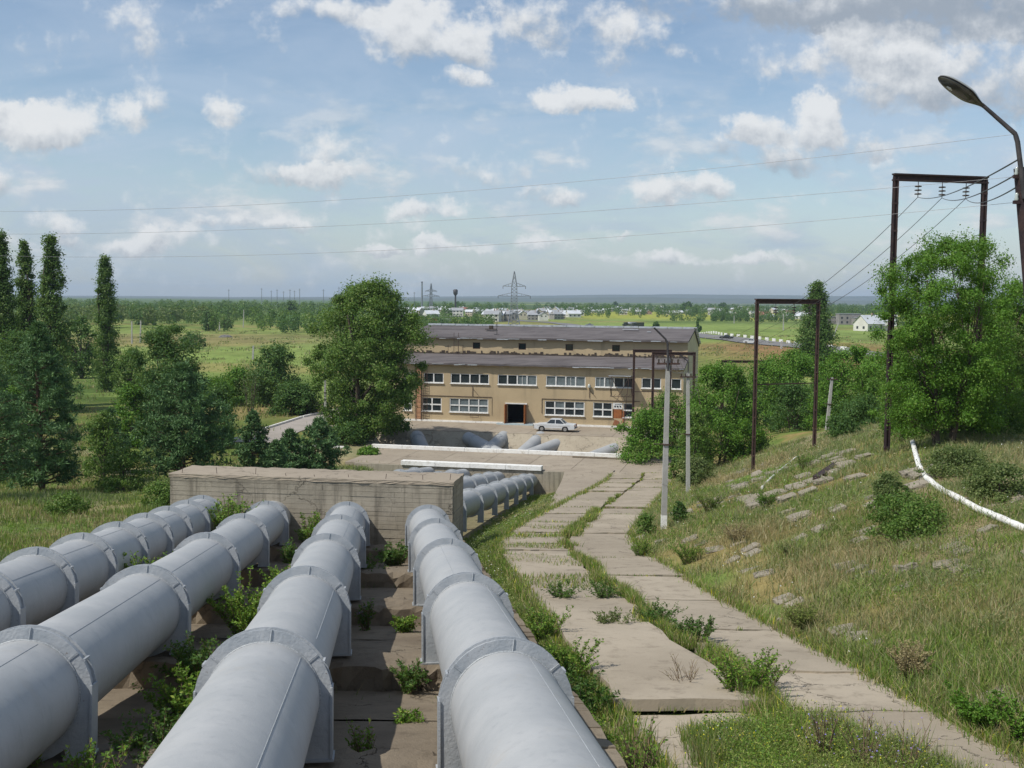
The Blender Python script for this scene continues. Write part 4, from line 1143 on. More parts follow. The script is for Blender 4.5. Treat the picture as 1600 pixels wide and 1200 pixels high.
def broad_tree(name, pos_, H, Wd, label, cat='tree', seed=1, leaf=.15, n=12000, mat_='leaf_mid', clumps=70, base=.18, shape='round', stems=1, group=None, trunk=.25, crad=.15, Wy=None, lean=0, gaps=.0, leaf_part='crown'):
    R = rs(seed); Wy = Wy or Wd
    root = thing(name, label, cat, tuple(pos_), 0, group)
    cl = []; tries = 0
    while len(cl) < clumps and tries < 20000:
        tries += 1
        t = R.uniform(0, 1)                       # height inside crown
        if shape == 'round': w = math.sin(math.pi * min(max((t * .88 + .1), 0), 1)) ** .6
        elif shape == 'wide': w = (.62 + .38 * min(t / .3, 1)) * max(0.0, 1 - max(0, (t - .62) / .42) ** 2.2) ** .5
        elif shape == 'egg': w = (min(t / .25 + .35, 1)) * math.sqrt(max(0, 1 - max(0, (t - .3) / .72) ** 2.0))
        elif shape == 'spindle': w = (min(t / .25 + .3, 1)) * (1 - max(0, (t - .3) / .7)) ** .62 + .04
        elif shape == 'bush': w = math.sqrt(max(0, 1 - (t * .97) ** 2.2))
        elif shape == 'flare': w = (.35 + .75 * t) * math.sqrt(max(0, 1 - max(0, (t - .55) / .47) ** 2)) 
        ang = R.uniform(0, 2 * math.pi); r = R.uniform(.15, 1) ** .55 * (R.uniform(.95, 1.22) if R.uniform() < .22 else 1)
        bump_ = 1 + .22 * math.sin(3 * ang + seed) * math.sin(5 * t + seed * 1.7) + .15 * math.sin(7 * ang - 3 * t)
        x = math.cos(ang) * r * w * Wd / 2 * .86 * bump_; y = math.sin(ang) * r * w * Wy / 2 * .86 * bump_
        z = H * (base + (1 - base) * t * .96)
        if gaps and R.uniform() < gaps * (0.5 + vnoise(x * 1.0 + seed * 9, z * 1.0, Wd * .2, seed)): continue
        cl.append((x + lean * z, y, z))
    cl = np.array(cl); s = Wd * crad if shape != 'spindle' else Wd * .30
    rad = s * R.uniform(.40, 1.25, len(cl))
    if shape == 'spindle': rad *= 1.1 - .65 * cl[:, 2] / H
    oo_ = np.hypot(cl[:, 0] - lean * cl[:, 2], cl[:, 1]) / (Wd / 2); rad *= np.where(oo_ > .85, .6, 1)
    per = max(4, n // len(cl)); C, d = clump_leaves(R, cl, rad, per, leaf)
    ctr = np.array([0, 0, H * .5]); outw = unit(C - ctr) * .6 + d * .6
    keep = C[:, 2] > .02; C = C[keep]; outw = outw[keep]
    V = leaf_quads(R, C, unit(outw), leaf * .5)
    link(leaf_part, np_mesh(leaf_part, V, quads_faces(len(C)), M[mat_]), root)
    mb = MB(); rt = max(.04, H * .022) * (1.6 if shape == 'round' else 1)
    srt = cl[np.argsort(R.uniform(size=len(cl)))]
    for s_ in range(stems):
        a = 2 * math.pi * s_ / max(stems, 1) + seed; off = (stems > 1) * Wd * .06
        p0 = np.array([math.cos(a) * off, math.sin(a) * off, -.15]); top = np.array([lean * H * .7 + math.cos(a) * off * 4, math.sin(a) * off * 4, H * (.78 if shape != 'spindle' else .93)])
        limb(mb, p0, top, rt / math.sqrt(stems), rt * .15, R, 8, 7, .03)
        for q in srt[s_::stems][:max(6, 22 // stems)]:
            t = np.clip(q[2] / H * R.uniform(.35, .75), .08, .8); st = p0 + (top - p0) * t
            limb(mb, st, q, rt * .38 / math.sqrt(stems), rt * .05, R, 5, 4, .1)
    mb.build('trunk', M['bark'], root)
    return root
def pine_tree(pos_, H, Wd, label, seed=1, leaf=.2, n=14000, group=None, bare=.12, crown=.5):
    R = rs(seed); root = thing('pine_tree', label, 'pine tree', tuple(pos_), 0, group)
    tips = []; mb = MB(); tw = MB()
    lvl = bare; z = H * bare
    limb(mb, (0, 0, -.2), (R.normal() * .02 * H, R.normal() * .02 * H, H * .97), H * .022, H * .004, R, 8, 8, .01)
    while z < H * .985:
        f = (z / H - bare) / (1 - bare); w = Wd / 2 * (1 - f ** 1.7) * (.72 + .28 * min(1, f * 4)) + .12
        k = R.randint(4, 7); a0 = R.uniform(0, 6.28)
        for j in range(k):
            a = a0 + 2 * math.pi * j / k + R.normal() * .25; L = w * R.uniform(.6, 1.15)
            e = np.array([math.cos(a) * L, math.sin(a) * L, z + L * R.uniform(.12, .5)])
            limb(mb, (0, 0, z), e, H * .0055 * (1.2 - f), H * .0015, R, 5, 4, .08)
            m_ = max(2, int(L / (Wd * .075)))
            for q in range(m_):
                t = .35 + .65 * (q + 1) / m_; c = np.array([0, 0, z]) * (1 - t) + e * t
                for u in range(2):
                    c2 = c + R.normal(size=3) * np.array([1, 1, .45]) * L * .11; tips.append((*c2, Wd * .052 * R.uniform(.7, 1.3)))
        z += H * .045 * R.uniform(.7, 1.3)
    tips.append((0, 0, H, Wd * .05)); tips = np.array(tips)
    per = max(5, n // len(tips)); i = np.repeat(np.arange(len(tips)), per)
    d = unit(R.normal(size=(len(i), 3)) + np.array([0, 0, .45])); rr = tips[i, 3]
    C = tips[i, :3] + d * (rr * R.uniform(.2, 1.15, len(i)))[:, None]
    side = unit(np.cross(d, R.normal(size=d.shape))); s = (leaf * R.uniform(.6, 1.3, len(i)))[:, None]
    V = np.stack([C - d * s * .6, C - side * s * .16, C + d * s * .6, C + side * s * .16], 1).reshape(-1, 3)
    link('crown', np_mesh('crown', V, quads_faces(len(C)), M['needle']), root)
    mb.build('trunk', M['pine_bark'], root)
    return root
def weed_mesh(R, H, Wd, stems, leaf, nleaf, curl=.5, flower=None, twigs=True, lo=.1):
    """upright branching weed: stems as thin tubes, small leaves along them"""
    mb = MB(); C = []; O = []; tipsl = []
    for s in range(stems):
        a = R.uniform(0, 6.28); r0 = R.uniform(0, .25) * Wd / 2; L = H * R.uniform(.55, 1.05); sp = R.uniform(.2, 1) * Wd / 2
        p0 = np.array([math.cos(a) * r0, math.sin(a) * r0, -.04]); p2 = np.array([math.cos(a) * (r0 + sp), math.sin(a) * (r0 + sp), L * R.uniform(.75, 1)])
        p1 = np.array([math.cos(a) * (r0 + sp * .35), math.sin(a) * (r0 + sp * .35), L * .6])
        pts = [p0 * (1 - t) ** 2 + 2 * p1 * t * (1 - t) + p2 * t * t for t in np.linspace(0, 1, 7)]
        mb.tube(pts, [.010 * max(H, .5) * (1 - .75 * k / 6) for k in range(7)], 4, caps=False)
        tipsl.append(pts[-1]); segs = [(pts, 1.0)]
        for b in range(R.randint(3, 7)):
            t = R.uniform(.25, .9); i = int(t * 6); q = pts[i]; a2 = R.uniform(0, 6.28); l2 = L * .32 * (1.1 - t) + .06
            e = q + np.array([math.cos(a2) * l2 * .6, math.sin(a2) * l2 * .6, l2]); sub = [q + (e - q) * u for u in np.linspace(0, 1, 4)]
            mb.tube(sub, [.005 * max(H, .5), .004 * max(H, .5), .003, .002], 4, caps=False); segs.append((sub, .5)); tipsl.append(e)
        for pp, wgt in segs:
            pp = np.array(pp); m_ = max(2, int(nleaf / stems * (.5 if wgt == 1.0 else .12)))
            t = R.uniform(lo if wgt == 1.0 else 0, 1, m_) * (len(pp) - 1); i = np.minimum(t.astype(int), len(pp) - 2); fr = (t - i)[:, None]
            c = pp[i] * (1 - fr) + pp[i + 1] * fr; o = unit(R.normal(size=(m_, 3)) * np.array([1, 1, .6]) + np.array([0, 0, .35]))
            C.append(c + o * leaf * .7); O.append(o)
    C = np.concatenate(C); O = np.concatenate(O)
    sd = unit(np.cross(O, R.normal(size=O.shape))); s = (leaf * R.uniform(.6, 1.3, len(C)))[:, None]
    V = np.stack([C - O * s * .7, C - sd * s * .3, C + O * s * .7, C + sd * s * .3], 1).reshape(-1, 3)
    return V, len(C), mb, np.array(tipsl)
def weed(name, pos_, H, Wd, label, seed, mat_='weed', stems=14, leaf=.05, nleaf=1500, cat='weed', group=None, flower=None, lo=.05, stemmat='twig'):
    R = rs(seed); root = thing(name, label, cat, tuple(pos_), 0, group)
    V, n, mb, tips = weed_mesh(R, H, Wd, stems, leaf, nleaf, lo=lo)
    if n and nleaf > 5: link('leaves', np_mesh('leaves', V, quads_faces(n), M[mat_]), root)
    mb.build('stem', M[stemmat], root, recalc=False)
    if flower:
        c = tips[R.uniform(size=len(tips)) < .8]; Vf = leaf_quads(R, c, np.tile([0, 0, 1.], (len(c), 1)), .013, .9)
        link('flower', np_mesh('flower', Vf, quads_faces(len(c)), M[flower]), root)
    return root

# ------------------------------------------------------------------ grass: one mesh of blades per area (nobody could count it)
GM = ['grass_green', 'grass_sage', 'grass_dry', 'flower_yellow', 'flower_white', 'weed', 'flower_blue']
def blades(name, X_, Y_, Z_, h, w, kind, seed, lean=.35, label='grass', cat='grass'):
    R = rs(seed); n = len(X_)
    a = R.uniform(0, 2 * np.pi, n); b = R.uniform(0, 2 * np.pi, n)
    l = h * np.abs(R.normal(size=n)) * lean
    base = np.stack([X_, Y_, Z_ - .03], 1); side = np.stack([np.cos(a), np.sin(a), 0 * a], 1) * (w / 2)[:, None]
    tip = base + np.stack([np.cos(b) * l, np.sin(b) * l, h], 1)
    midp = base * .45 + tip * .55 + np.stack([-np.cos(b) * l, -np.sin(b) * l, 0 * l], 1) * .18
    V = np.stack([base - side, base + side, midp + side * .75, tip, midp - side * .75], 1)
    # flowers: a small face on the tip
    V = V.reshape(-1, 3); i = np.arange(n)[:, None] * 5
    F = (i + np.array([0, 1, 2, 4])); F2 = i + np.array([4, 2, 3, 3])
    me_ = bpy.data.meshes.new(name)
    tri = i + np.array([[4, 2, 3]])
    V = V.astype(np.float32)
    loops = np.concatenate([F.ravel(), tri.ravel()]).astype(np.int32)
    me_.vertices.add(len(V)); me_.vertices.foreach_set('co', V.ravel())
    me_.loops.add(len(loops)); me_.loops.foreach_set('vertex_index', loops); me_.polygons.add(2 * n)
    ls = np.concatenate([np.arange(n) * 4, 4 * n + np.arange(n) * 3]).astype(np.int32)
    me_.polygons.foreach_set('loop_start', ls); me_.polygons.foreach_set('loop_total', np.concatenate([np.full(n, 4), np.full(n, 3)]).astype(np.int32))
    for q in GM: me_.materials.append(M[q])
    me_.polygons.foreach_set('material_index', np.concatenate([kind, kind]).astype(np.int32))
    me_.update(calc_edges=True)
    return tag(link(name, me_), label, cat, kind='stuff')
def scatter(R, n, x0, x1, y0, y1, pw=2.0):
    """more blades close to the camera: density falls with distance"""
    u = R.uniform(size=n)
    if pw == 2.0: y = 1 / (1 / y0 + (1 / y1 - 1 / y0) * u)
    elif pw == 1.0: y = y0 * (y1 / y0) ** u
    else: y = y0 + (y1 - y0) * u
    return R.uniform(x0, x1, n), y
def tufted(R, x, y, amt=.35, per=7):
    k = len(x) // per; i = R.randint(0, k, len(x)); s = amt * (1 + 0 * x)
    return x[i] + R.normal(size=len(x)) * s, y[i] + R.normal(size=len(x)) * s
R = rs(77)
E_of = lambda y: mid(y) + HW
# 1 the bank on the right
n = 380000; x, y = scatter(R, n, 0, 1, 9, 100, 1.0)
x = E_of(y) - .15 + R.uniform(size=n) ** 1.15 * (7 + .6 * y)
x, y = tufted(R, x, y, .16, 9)
d = fbm(x, y, 5, 71); e = fbm(x, y, 2.2, 72); bare = (y > 38) & (y < 62) & (x > E_of(y) + 4.8) & (x < E_of(y) + 11.4) & (fbm(x, y, 4, 171) < .50); keep = (R.uniform(size=n) < np.clip((d + .35 * e - .40) * 5, .08, 1) * np.where(bare, .22, 1)) & (x > E_of(y) - .1) & (x / np.maximum(y, 1) < .85)
x, y, d, e = x[keep], y[keep], d[keep], e[keep]; n = len(x)
kk = fbm(x, y, 7, 73) + R.normal(size=n) * .06
kind = np.where(kk < .405, 2, np.where(kk < .47, 1, np.where(kk < .56, 0, np.where(kk < .62, 5, 1)))); kind = np.where(R.uniform(size=n) < .20, 2, kind)
kind = np.where((x > E_of(y) + 8.5) & (R.uniform(size=n) < .5), 1, kind)
h = (.08 + .38 * np.clip(e * 1.3, 0, 1) * R.uniform(.3, 1.5, n)); w = .009 + y * .00036
blades('bank_grass', x, y, ground(x, y), h, w, kind, 5, .75, 'sparse dry and sage green grass covering the sloping bank right of the slab road', 'grass')
# low herbs in mixed colours over the bank, the slope and the verge
def herbs(name, n, xy, seed, label, mats_, r0=.12, r1=.42, hk=.6, per=46):
    R_ = rs(seed); x, y = xy(R_, n); n = len(x); rad = R_.uniform(r0, r1, n) * (.8 + y * .006); i = np.repeat(np.arange(n), per)
    d = unit(R_.normal(size=(len(i), 3))); d[:, 2] = np.abs(d[:, 2]); rr = R_.uniform(.35, 1.1, len(i))
    C = np.stack([x[i], y[i], ground(x[i], y[i])], 1) + d * (rad[i] * rr)[:, None] * np.array([1, 1, hk])
    V = leaf_quads(R_, C, d, (.012 + y[i] * .00050) * R_.uniform(.6, 1.4, len(i)), .35, .3, .3)
    V = V.reshape(-1, 4, 3); kk_ = (fbm(x, y, 6, seed) * 2.2 + R_.uniform(size=n) * .9 - .55) * len(mats_) / 1.6
    mi_ = np.clip(kk_.astype(int), 0, len(mats_) - 1)[i]
    tag(link(name, np_mesh(name, V.reshape(-1, 3), quads_faces(len(C)), [M[q] for q in mats_], midx=mi_)), label, 'herbs', kind='stuff')
def xy_bank(R_, n):
    y = 10 * 9.5 ** R_.uniform(size=n); x = E_of(y) + .2 + R_.uniform(size=n) * (5 + .45 * y); k = (fbm(x, y, 3.5, 91) > .40) & (x / y < .8); return x[k], y[k]
herbs('bank_herbs', 8500, xy_bank, 92, 'low mixed herbs in sage, green and straw colours over the right bank', ['grass_dry', 'grass_sage', 'grass_green', 'grass_sage', 'grass_dry', 'leaf_grey', 'weed'], r0=.10, r1=.55, hk=.75, per=58)
def xy_slope(R_, n):
    y = 24 * 4.6 ** R_.uniform(size=n); x = tr_left(y) - .5 - R_.uniform(size=n) * (3 + .42 * y); s_, t_ = to_bf(x, y); k = (x > -.52 * y) & ~((t_ > -37) & (s_ > -17)); return x[k], y[k]
herbs('slope_herbs', 3600, xy_slope, 93, 'low green and whitish herbs on the slope left of the near pipes', ['grass_green', 'weed', 'grass_sage', 'grass_green', 'grass_dry'])
def xy_verge(R_, n):
    y = 8 * 10 ** R_.uniform(size=n); a = tr_right(y) - .2; b = mid(y) - HW - .35; x = a + (b - a) * R_.uniform(size=n); k = (y < 62) | (x < a + 3.0); return x[k], y[k]
herbs('verge_herbs', 3600, xy_verge, 94, 'bright low weeds between the rightmost pipe and the slab road', ['weed', 'grass_green', 'grass_sage', 'grass_green', 'grass_dry'], r1=.5, hk=.85, per=60)
# 2 verge between the near pipe and the road
n = 150000; x, y = scatter(R, n, 0, 1, 7, 100, 1.0); TRr = tr_right(y); Lf = mid(y) - HW
x = TRr - .55 + (Lf - TRr + .5) * R.uniform(size=n); x, y = tufted(R, x, y, .14, 12)
e = fbm(x, y, 2.0, 75); keep = (R.uniform(size=n) < np.clip((e - .30) * 5, .12, 1)) & (y < 66) | ((x < tr_right(y) + 3.0 - y * .012) & (y >= 66) & (y < 97)); x, y, e = x[keep], y[keep], e[keep]; n = len(x)
kind = np.where(R.uniform(size=n) < .17, 2, np.where(R.uniform(size=n) < .35, 5, 0)); kind = np.where(R.uniform(size=n) < .004, 3, kind)
h = .10 + .30 * e * R.uniform(.3, 1.4, n)
blades('verge_grass', x, y, ground(x, y), h, .012 + y * .00045, kind, 6, .4, 'bright green grass and weeds between the rightmost pipe and the slab road', 'grass')
# 3 the left slope
n = 190000; x, y = scatter(R, n, 0, 1, 22, 118, 1.0); x = tr_left(y) + 1.4 - R.uniform(size=n) * (4 + .42 * y); x, y = tufted(R, x, y, .22, 10)
e = fbm(x, y, 6, 77); keep = (R.uniform(size=n) < np.clip((e - .25) * 5, .2, 1)) & (x > -.52 * y); x, y, e = x[keep], y[keep], e[keep]; n = len(x)
s_, t_ = to_bf(x, y); ok = ~((t_ > -36.2) & (s_ > -16)); x, y, e = x[ok], y[ok], e[ok]; n = len(x)
kk = fbm(x, y, 9, 78) + R.normal(size=n) * .05
kind = np.where(kk < .40, 2, np.where(kk < .5, 0, 1)); kind = np.where(R.uniform(size=n) < .2, 5, kind)
blades('slope_grass', x, y, ground(x, y), .15 + .5 * e * R.uniform(.3, 1.5, n), .012 + y * .00055, kind, 7, .4, 'rough green grass on the slope left of the near pipes', 'grass')
# 4 trench floor between the pipes
n = 60000; x, y = scatter(R, n, 0, 1, 8, 46, 1.0); x = tr_left(y) + .3 + (tr_right(y) - tr_left(y)) * R.uniform(size=n); x, y = tufted(R, x, y, .15, 14)
e = fbm(x, y, 2.6, 79); e2 = fbm(x, y, 7, 80); p3x = -1.9 + D1.x * y; p4x = 1.65 + D1.x * y
dens_ = np.where((x > p3x + .6) & (x < p4x - .8), .07 + .9 * (y > 36), .75)
keep = (R.uniform(size=n) < np.clip((e - .42) * 6, 0, 1) * dens_); x, y, e = x[keep], y[keep], e[keep]; n = len(x)
kind = np.where(R.uniform(size=n) < .25, 2, np.where(R.uniform(size=n) < .5, 5, 0))
blades('trench_grass', x, y, ground(x, y) + .03, .12 + .4 * e * R.uniform(.3, 1.4, n), .012 + y * .0005, kind, 8, .45, 'scattered grass on the trench floor among the grey pipes', 'grass')
# 5 growth in the joints of the road
xs_, ys_, hs_ = [], [], []
q = 5200; yj = R.choice(YJ[1:], q, p=None); s_ = R.uniform(-HW, HW, q); m_ = fbm(s_ * 1.0 + yj * 3, yj, 1.4, 81) > .44
xs_.append((mid(yj) + s_)[m_]); ys_.append((yj + R.normal(size=q) * .05)[m_]); hs_.append(np.full(m_.sum(), .10))
q = 44000; y1 = 9 * (100 / 9) ** R.uniform(size=q); wd = np.interp(y1, [9, 16, 30, 40, 50, 60, 80, 100], [.6, .4, .2, .24, .42, .32, .15, .09]); x1 = mid(y1) + R.normal(size=q) * wd * .5 + (fbm(y1 * 0, y1, 3, 86) - .47) * .8
m_ = fbm(x1, y1, 1.8, 82) > .47; xs_.append(x1[m_]); ys_.append(y1[m_]); hs_.append(np.interp(y1[m_], [9, 30, 60, 100], [.34, .26, .24, .14]))
q = 7000; y1 = 34 + 22 * R.uniform(size=q); x1 = mid(y1) - HW + 2.9 * R.uniform(size=q); m_ = fbm(x1 / 2.2, y1, 1.6, 83) > .52; xs_.append(x1[m_]); ys_.append(y1[m_]); hs_.append(np.full(m_.sum(), .16))
q = 16000; y1 = 10 * 10 ** R.uniform(size=q); sd = R.choice([-1, 1], q); x1 = mid(y1) + sd * (HW + R.normal(size=q) * .14); xs_.append(x1); ys_.append(y1); hs_.append(np.full(q, .2))
x = np.concatenate(xs_); y = np.concatenate(ys_); h0 = np.concatenate(hs_); n = len(x)
kind = np.where(R.uniform(size=n) < .28, 2, np.where(R.uniform(size=n) < .4, 5, 0)); kind = np.where(R.uniform(size=n) < .02, 3, kind)
blades('joint_grass', x, y, road_z(y) - .02, h0 * R.uniform(.4, 1.5, n), .011 + y * .00042, kind, 9, .5, 'grass and small weeds growing from the joints between the road slabs', 'grass')
# 6 flowering weeds that cover the lower left of the road, near the camera
n = 85000; x = R.uniform(1.9, 9.0, n); y = R.uniform(11.5, 19.4, n); c_ = 3.0 + (19.6 - y) * .05
inside = (x > 2.9 + (19.4 - y) * -.02) & (x < mid(y) + .5 + (19.4 - y) * .30) & (y < 18.9 - .5 * np.abs(x - 5.2) ** 1.2 * .35)
x, y = x[inside], y[inside]; x, y = tufted(R, x, y, .10, 10); n = len(x)
kind = np.where(R.uniform(size=n) < .22, 2, np.where(R.uniform(size=n) < .30, 5, 0)); kind = np.where(R.uniform(size=n) < .30, 1, kind)
hh = .12 + .55 * fbm(x, y, 1.3, 85) * R.uniform(.4, 1.5, n)
blades('foreground_grass', x, y, ground(x, y), hh, .011 + R.uniform(0, .008, n), kind, 10, .38, 'tall light green grass over the road slabs at the bottom of the view', 'grass')
k = R.randint(0, n, 2600); zf = ground(x[k], y[k]) + hh[k] * R.uniform(.75, 1.15, len(k))
C = np.stack([x[k], y[k], zf], 1); V = leaf_quads(R, C, np.tile([0, 0, 1.], (len(C), 1)), .012, .9)
mi_ = np.where(R.uniform(size=len(C)) < .86, 0, np.where(R.uniform(size=len(C)) < .6, 1, 2))
tag(link('small_flowers', np_mesh('small_flowers', V, quads_faces(len(C)), [M['flower_yellow'], M['flower_white'], M['flower_blue']], midx=mi_)),
    'tiny yellow, white and violet flowers over the foreground grass', 'flowers', kind='stuff')
# 7 far meadow tufts, low scrub
n = 60000; y = 118 * (520 / 118) ** R.uniform(size=n); x = R.uniform(-.52, .50, n) * y; x, y = tufted(R, x, y, .8, 14)
s_, t_ = to_bf(x, y); ok = ~((s_ > -24) & (s_ < 25) & (t_ < 29)) & (fbm(x, y, 20, 88) > .40); x, y = x[ok], y[ok]; n = len(x)
kind = np.where(R.uniform(size=n) < .35, 2, np.where(R.uniform(size=n) < .5, 1, 0))
blades('meadow_grass', x, y, ground(x, y), R.uniform(.25, .8, n), .04 + y * .0005, kind, 12, .5, 'tufts of rough grass dotted over the open meadow', 'grass')

def xy_fore(R_, n):
    x = R_.uniform(2.4, 8.5, n); y = R_.uniform(12, 18.8, n); k = (x > 3.2) & (x < mid(y) + .3 + (19.4 - y) * .28) & (y < 18.6 - .18 * np.abs(x - 5.2) ** 1.2); return x[k], y[k]
herbs('foreground_herbs', 2600, xy_fore, 95, 'feathery yellow green weeds over the road slabs at the bottom of the view', ['weed', 'grass_green', 'grass_green', 'weed'], r0=.14, r1=.42, hk=1.8, per=120)
R = rs(78); y = 12 * 7 ** R.uniform(size=2600); x = np.where(R.uniform(size=2600) < .6, E_of(y) + R.uniform(size=2600) * (4 + .4 * y), tr_right(y) + R.uniform(size=2600) * 2.5)
k = (fbm(x, y, 5, 96) > .5) & ((x > E_of(y)) | (x < mid(y) - HW - .3)); x, y = x[k], y[k]; C = np.stack([x, y, ground(x, y) + R.uniform(.15, .45, len(x))], 1)
tag(link('white_flowers', np_mesh('white_flowers', leaf_quads(R, C, np.tile([0, -.5, 1.], (len(C), 1)), .022, .9), quads_faces(len(C)), M['flower_white'])), 'small white flower heads scattered over the bank and the verge', 'flowers', kind='stuff')
# stones of the old paving showing through the bank
R = rs(5); stone_me = []
for k in range(5):
    bm = bmesh.new(); bmesh.ops.create_cube(bm, size=1); bmesh.ops.bevel(bm, geom=bm.edges[:], offset=.09, segments=2, affect='EDGES')
    bmesh.ops.subdivide_edges(bm, edges=bm.edges[:], cuts=1)
    for v in bm.verts: v.co = Vector((v.co.x * .62 * (1 + R.normal() * .05), v.co.y * .5 * (1 + R.normal() * .05), v.co.z * .16 * (1 + R.normal() * .12))) 
    s_ = bpy.data.meshes.new('paving_stone'); bm.to_mesh(s_); bm.free(); s_.materials.append(M['stone']); stone_me.append(s_)
cnt = 0
for k in range(4000):
    Y = 12 * (80 / 12) ** R.uniform(); l = R.uniform(0, 10.5); x = float(E_of(Y)) + .25 + round(l / .75) * .75; Y = round(Y / .72) * .72 + R.normal() * .05
    if x > .5 * Y: continue
    edge = (l < .8); f_ = fbm(x, Y, 5, 71) + .35 * fbm(x, Y, 2.2, 72)
    if not edge and (f_ > .56 or R.uniform() < .45): continue
    if edge and R.uniform() < .75: continue
    o = bpy.data.objects.new('paving_stone', stone_me[cnt % 5]); COL.objects.link(o); z = gz(x, Y)
    o.location = (x + R.normal() * .05, Y, z + R.uniform(-.09, .02)); o.rotation_euler = (R.normal() * .12, -math.atan(.3) + R.normal() * .12, R.normal() * .18); sc_ = R.uniform(.8, 1.15)
    o.scale = (sc_, sc_, 1)
    tag(o, 'pale weathered paving stone half buried in the grassy bank right of the road', 'stone', 'paving stones in the right bank'); cnt += 1
    if cnt >= 110: break

# the part of the bank where the old stone facing still lies bare in rows
for k in range(150):
    Y = R.uniform(38, 62); row = R.randint(0, 7); x = float(E_of(Y)) + 5.2 + row * .95 + R.normal() * .05
    Y = round(Y / .85) * .85; f_ = fbm(x, Y, 4, 171)
    if f_ > .50 or x / Y > .40: continue
    o = bpy.data.objects.new('paving_stone', stone_me[k % 5]); COL.objects.link(o)
    o.location = (x, Y, gz(x, Y) + R.uniform(.02, .09)); o.rotation_euler = (R.normal() * .05, -math.atan(.3) + R.normal() * .05, R.normal() * .08); o.scale = (1.25, 1.35, 1.1)
    tag(o, 'larger flat facing stone of the bare rows on the upper bank below the portal frames', 'stone', 'bare facing stones on the upper bank')
# ------------------------------------------------------------------ single weeds and bushes (photo column, foot row, top row, width in pixels)
def put(u, vb, vt, wpx, Y=None):
    p_ = hit(u, vb) if Y is None else stand(u, Y)
    H = max(top_at(u, vt, p_.y) - p_.z, .1); return p_, H, wpx / FPX * p_.y
def wd(u, vb, vt, wpx, label, seed, Y=None, **k):
    p_, H, W_ = put(u, vb, vt, wpx, Y)
    if 'zoff' in k: p_.z += k.pop('zoff')
    return weed(k.pop('name', 'weed'), p_, H, W_, label, seed, **k)
def trench_pos(i, j, f, Y):  # between pipe i and pipe j
    a, b = axis_upper(i, Y), axis_upper(j, Y); x = a.x * (1 - f) + b.x * f; return Vector((x, Y, a.z - 1.4))
for k, (i, j, f, Y, H, W_, nl, ml, lab) in enumerate([
    (1, 2, .50, 25.5, 2.3, 1.9, 3800, 'weed', 'tall bright green bush between the second and third near pipes'),
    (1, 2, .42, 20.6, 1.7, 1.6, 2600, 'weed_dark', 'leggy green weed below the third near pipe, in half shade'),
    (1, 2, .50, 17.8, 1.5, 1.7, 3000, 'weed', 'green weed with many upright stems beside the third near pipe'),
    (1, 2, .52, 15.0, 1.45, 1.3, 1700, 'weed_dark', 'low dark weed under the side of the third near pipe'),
    (1, 2, .38, 13.2, 1.7, .8, 900, 'weed', 'light green weed with slim stems at the bottom edge beside the second near pipe'),
    (1, 2, .62, 31, 1.9, 1.2, 1500, 'weed', 'upright weed further down the gap between the second and third near pipes'),
    (1, 2, .55, 38, 1.9, 1.5, 1500, 'weed_dark', 'dark weed near the block in the gap of the middle pipes'),
    (0, 1, .50, 29.5, 2.5, 1.9, 3000, 'weed', 'green bush rising between the leftmost and second near pipes'),
    (0, 1, .50, 43.5, 3.6, 2.3, 3000, 'weed', 'tall green bush in front of the left half of the concrete block'),
    (0, 1, .62, 45.0, 2.7, 1.3, 1500, 'weed', 'slim yellowish bush in front of the block left of its middle'),
    (1, 2, .55, 44.9, 2.7, 1.2, 1300, 'weed', 'light green weed against the block between the middle pipes'),
    (2, 3, .34, 27.6, 1.2, .5, 260, 'weed_dark', 'spindly weed with violet flowers on the trench step'),
    (2, 3, .64, 27.2, .5, .7, 600, 'weed', 'small green weed in front of a sleeper in the open gap'),
    (2, 3, .62, 21.0, .55, .9, 700, 'weed_dark', 'small spreading weed on a crumbled sleeper in the open gap'),
    (2, 3, .62, 18.2, .35, .5, 400, 'weed', 'tiny round weed on the sunlit trench floor'),
    (2, 3, .40, 15.6, .95, .4, 260, 'weed', 'thin young weed at the bottom between the two right near pipes'),
    (2, 3, .60, 41.0, 1.0, 1.6, 1300, 'weed_dark', 'low green growth by the farthest sleeper in the open gap'),
    (2, 3, .30, 37.0, .9, 1.2, 800, 'weed_dark', 'shaded low weed behind the fifth sleeper'),
    (0, 1, .6, 17.5, 1.9, .7, 700, 'weed', 'light weed poking up left of the nearest ring of the second pipe'),
    ]):
    weed('weed', trench_pos(i, j, f, Y), H * (.72 if H > 1.1 else 1), W_ * 1.1, lab, 300 + k, ml, stems=int(12 + W_ * 14), leaf=.035 + Y * .0011, nleaf=int(nl * 1.7), flower='flower_blue' if 'violet' in lab else None)
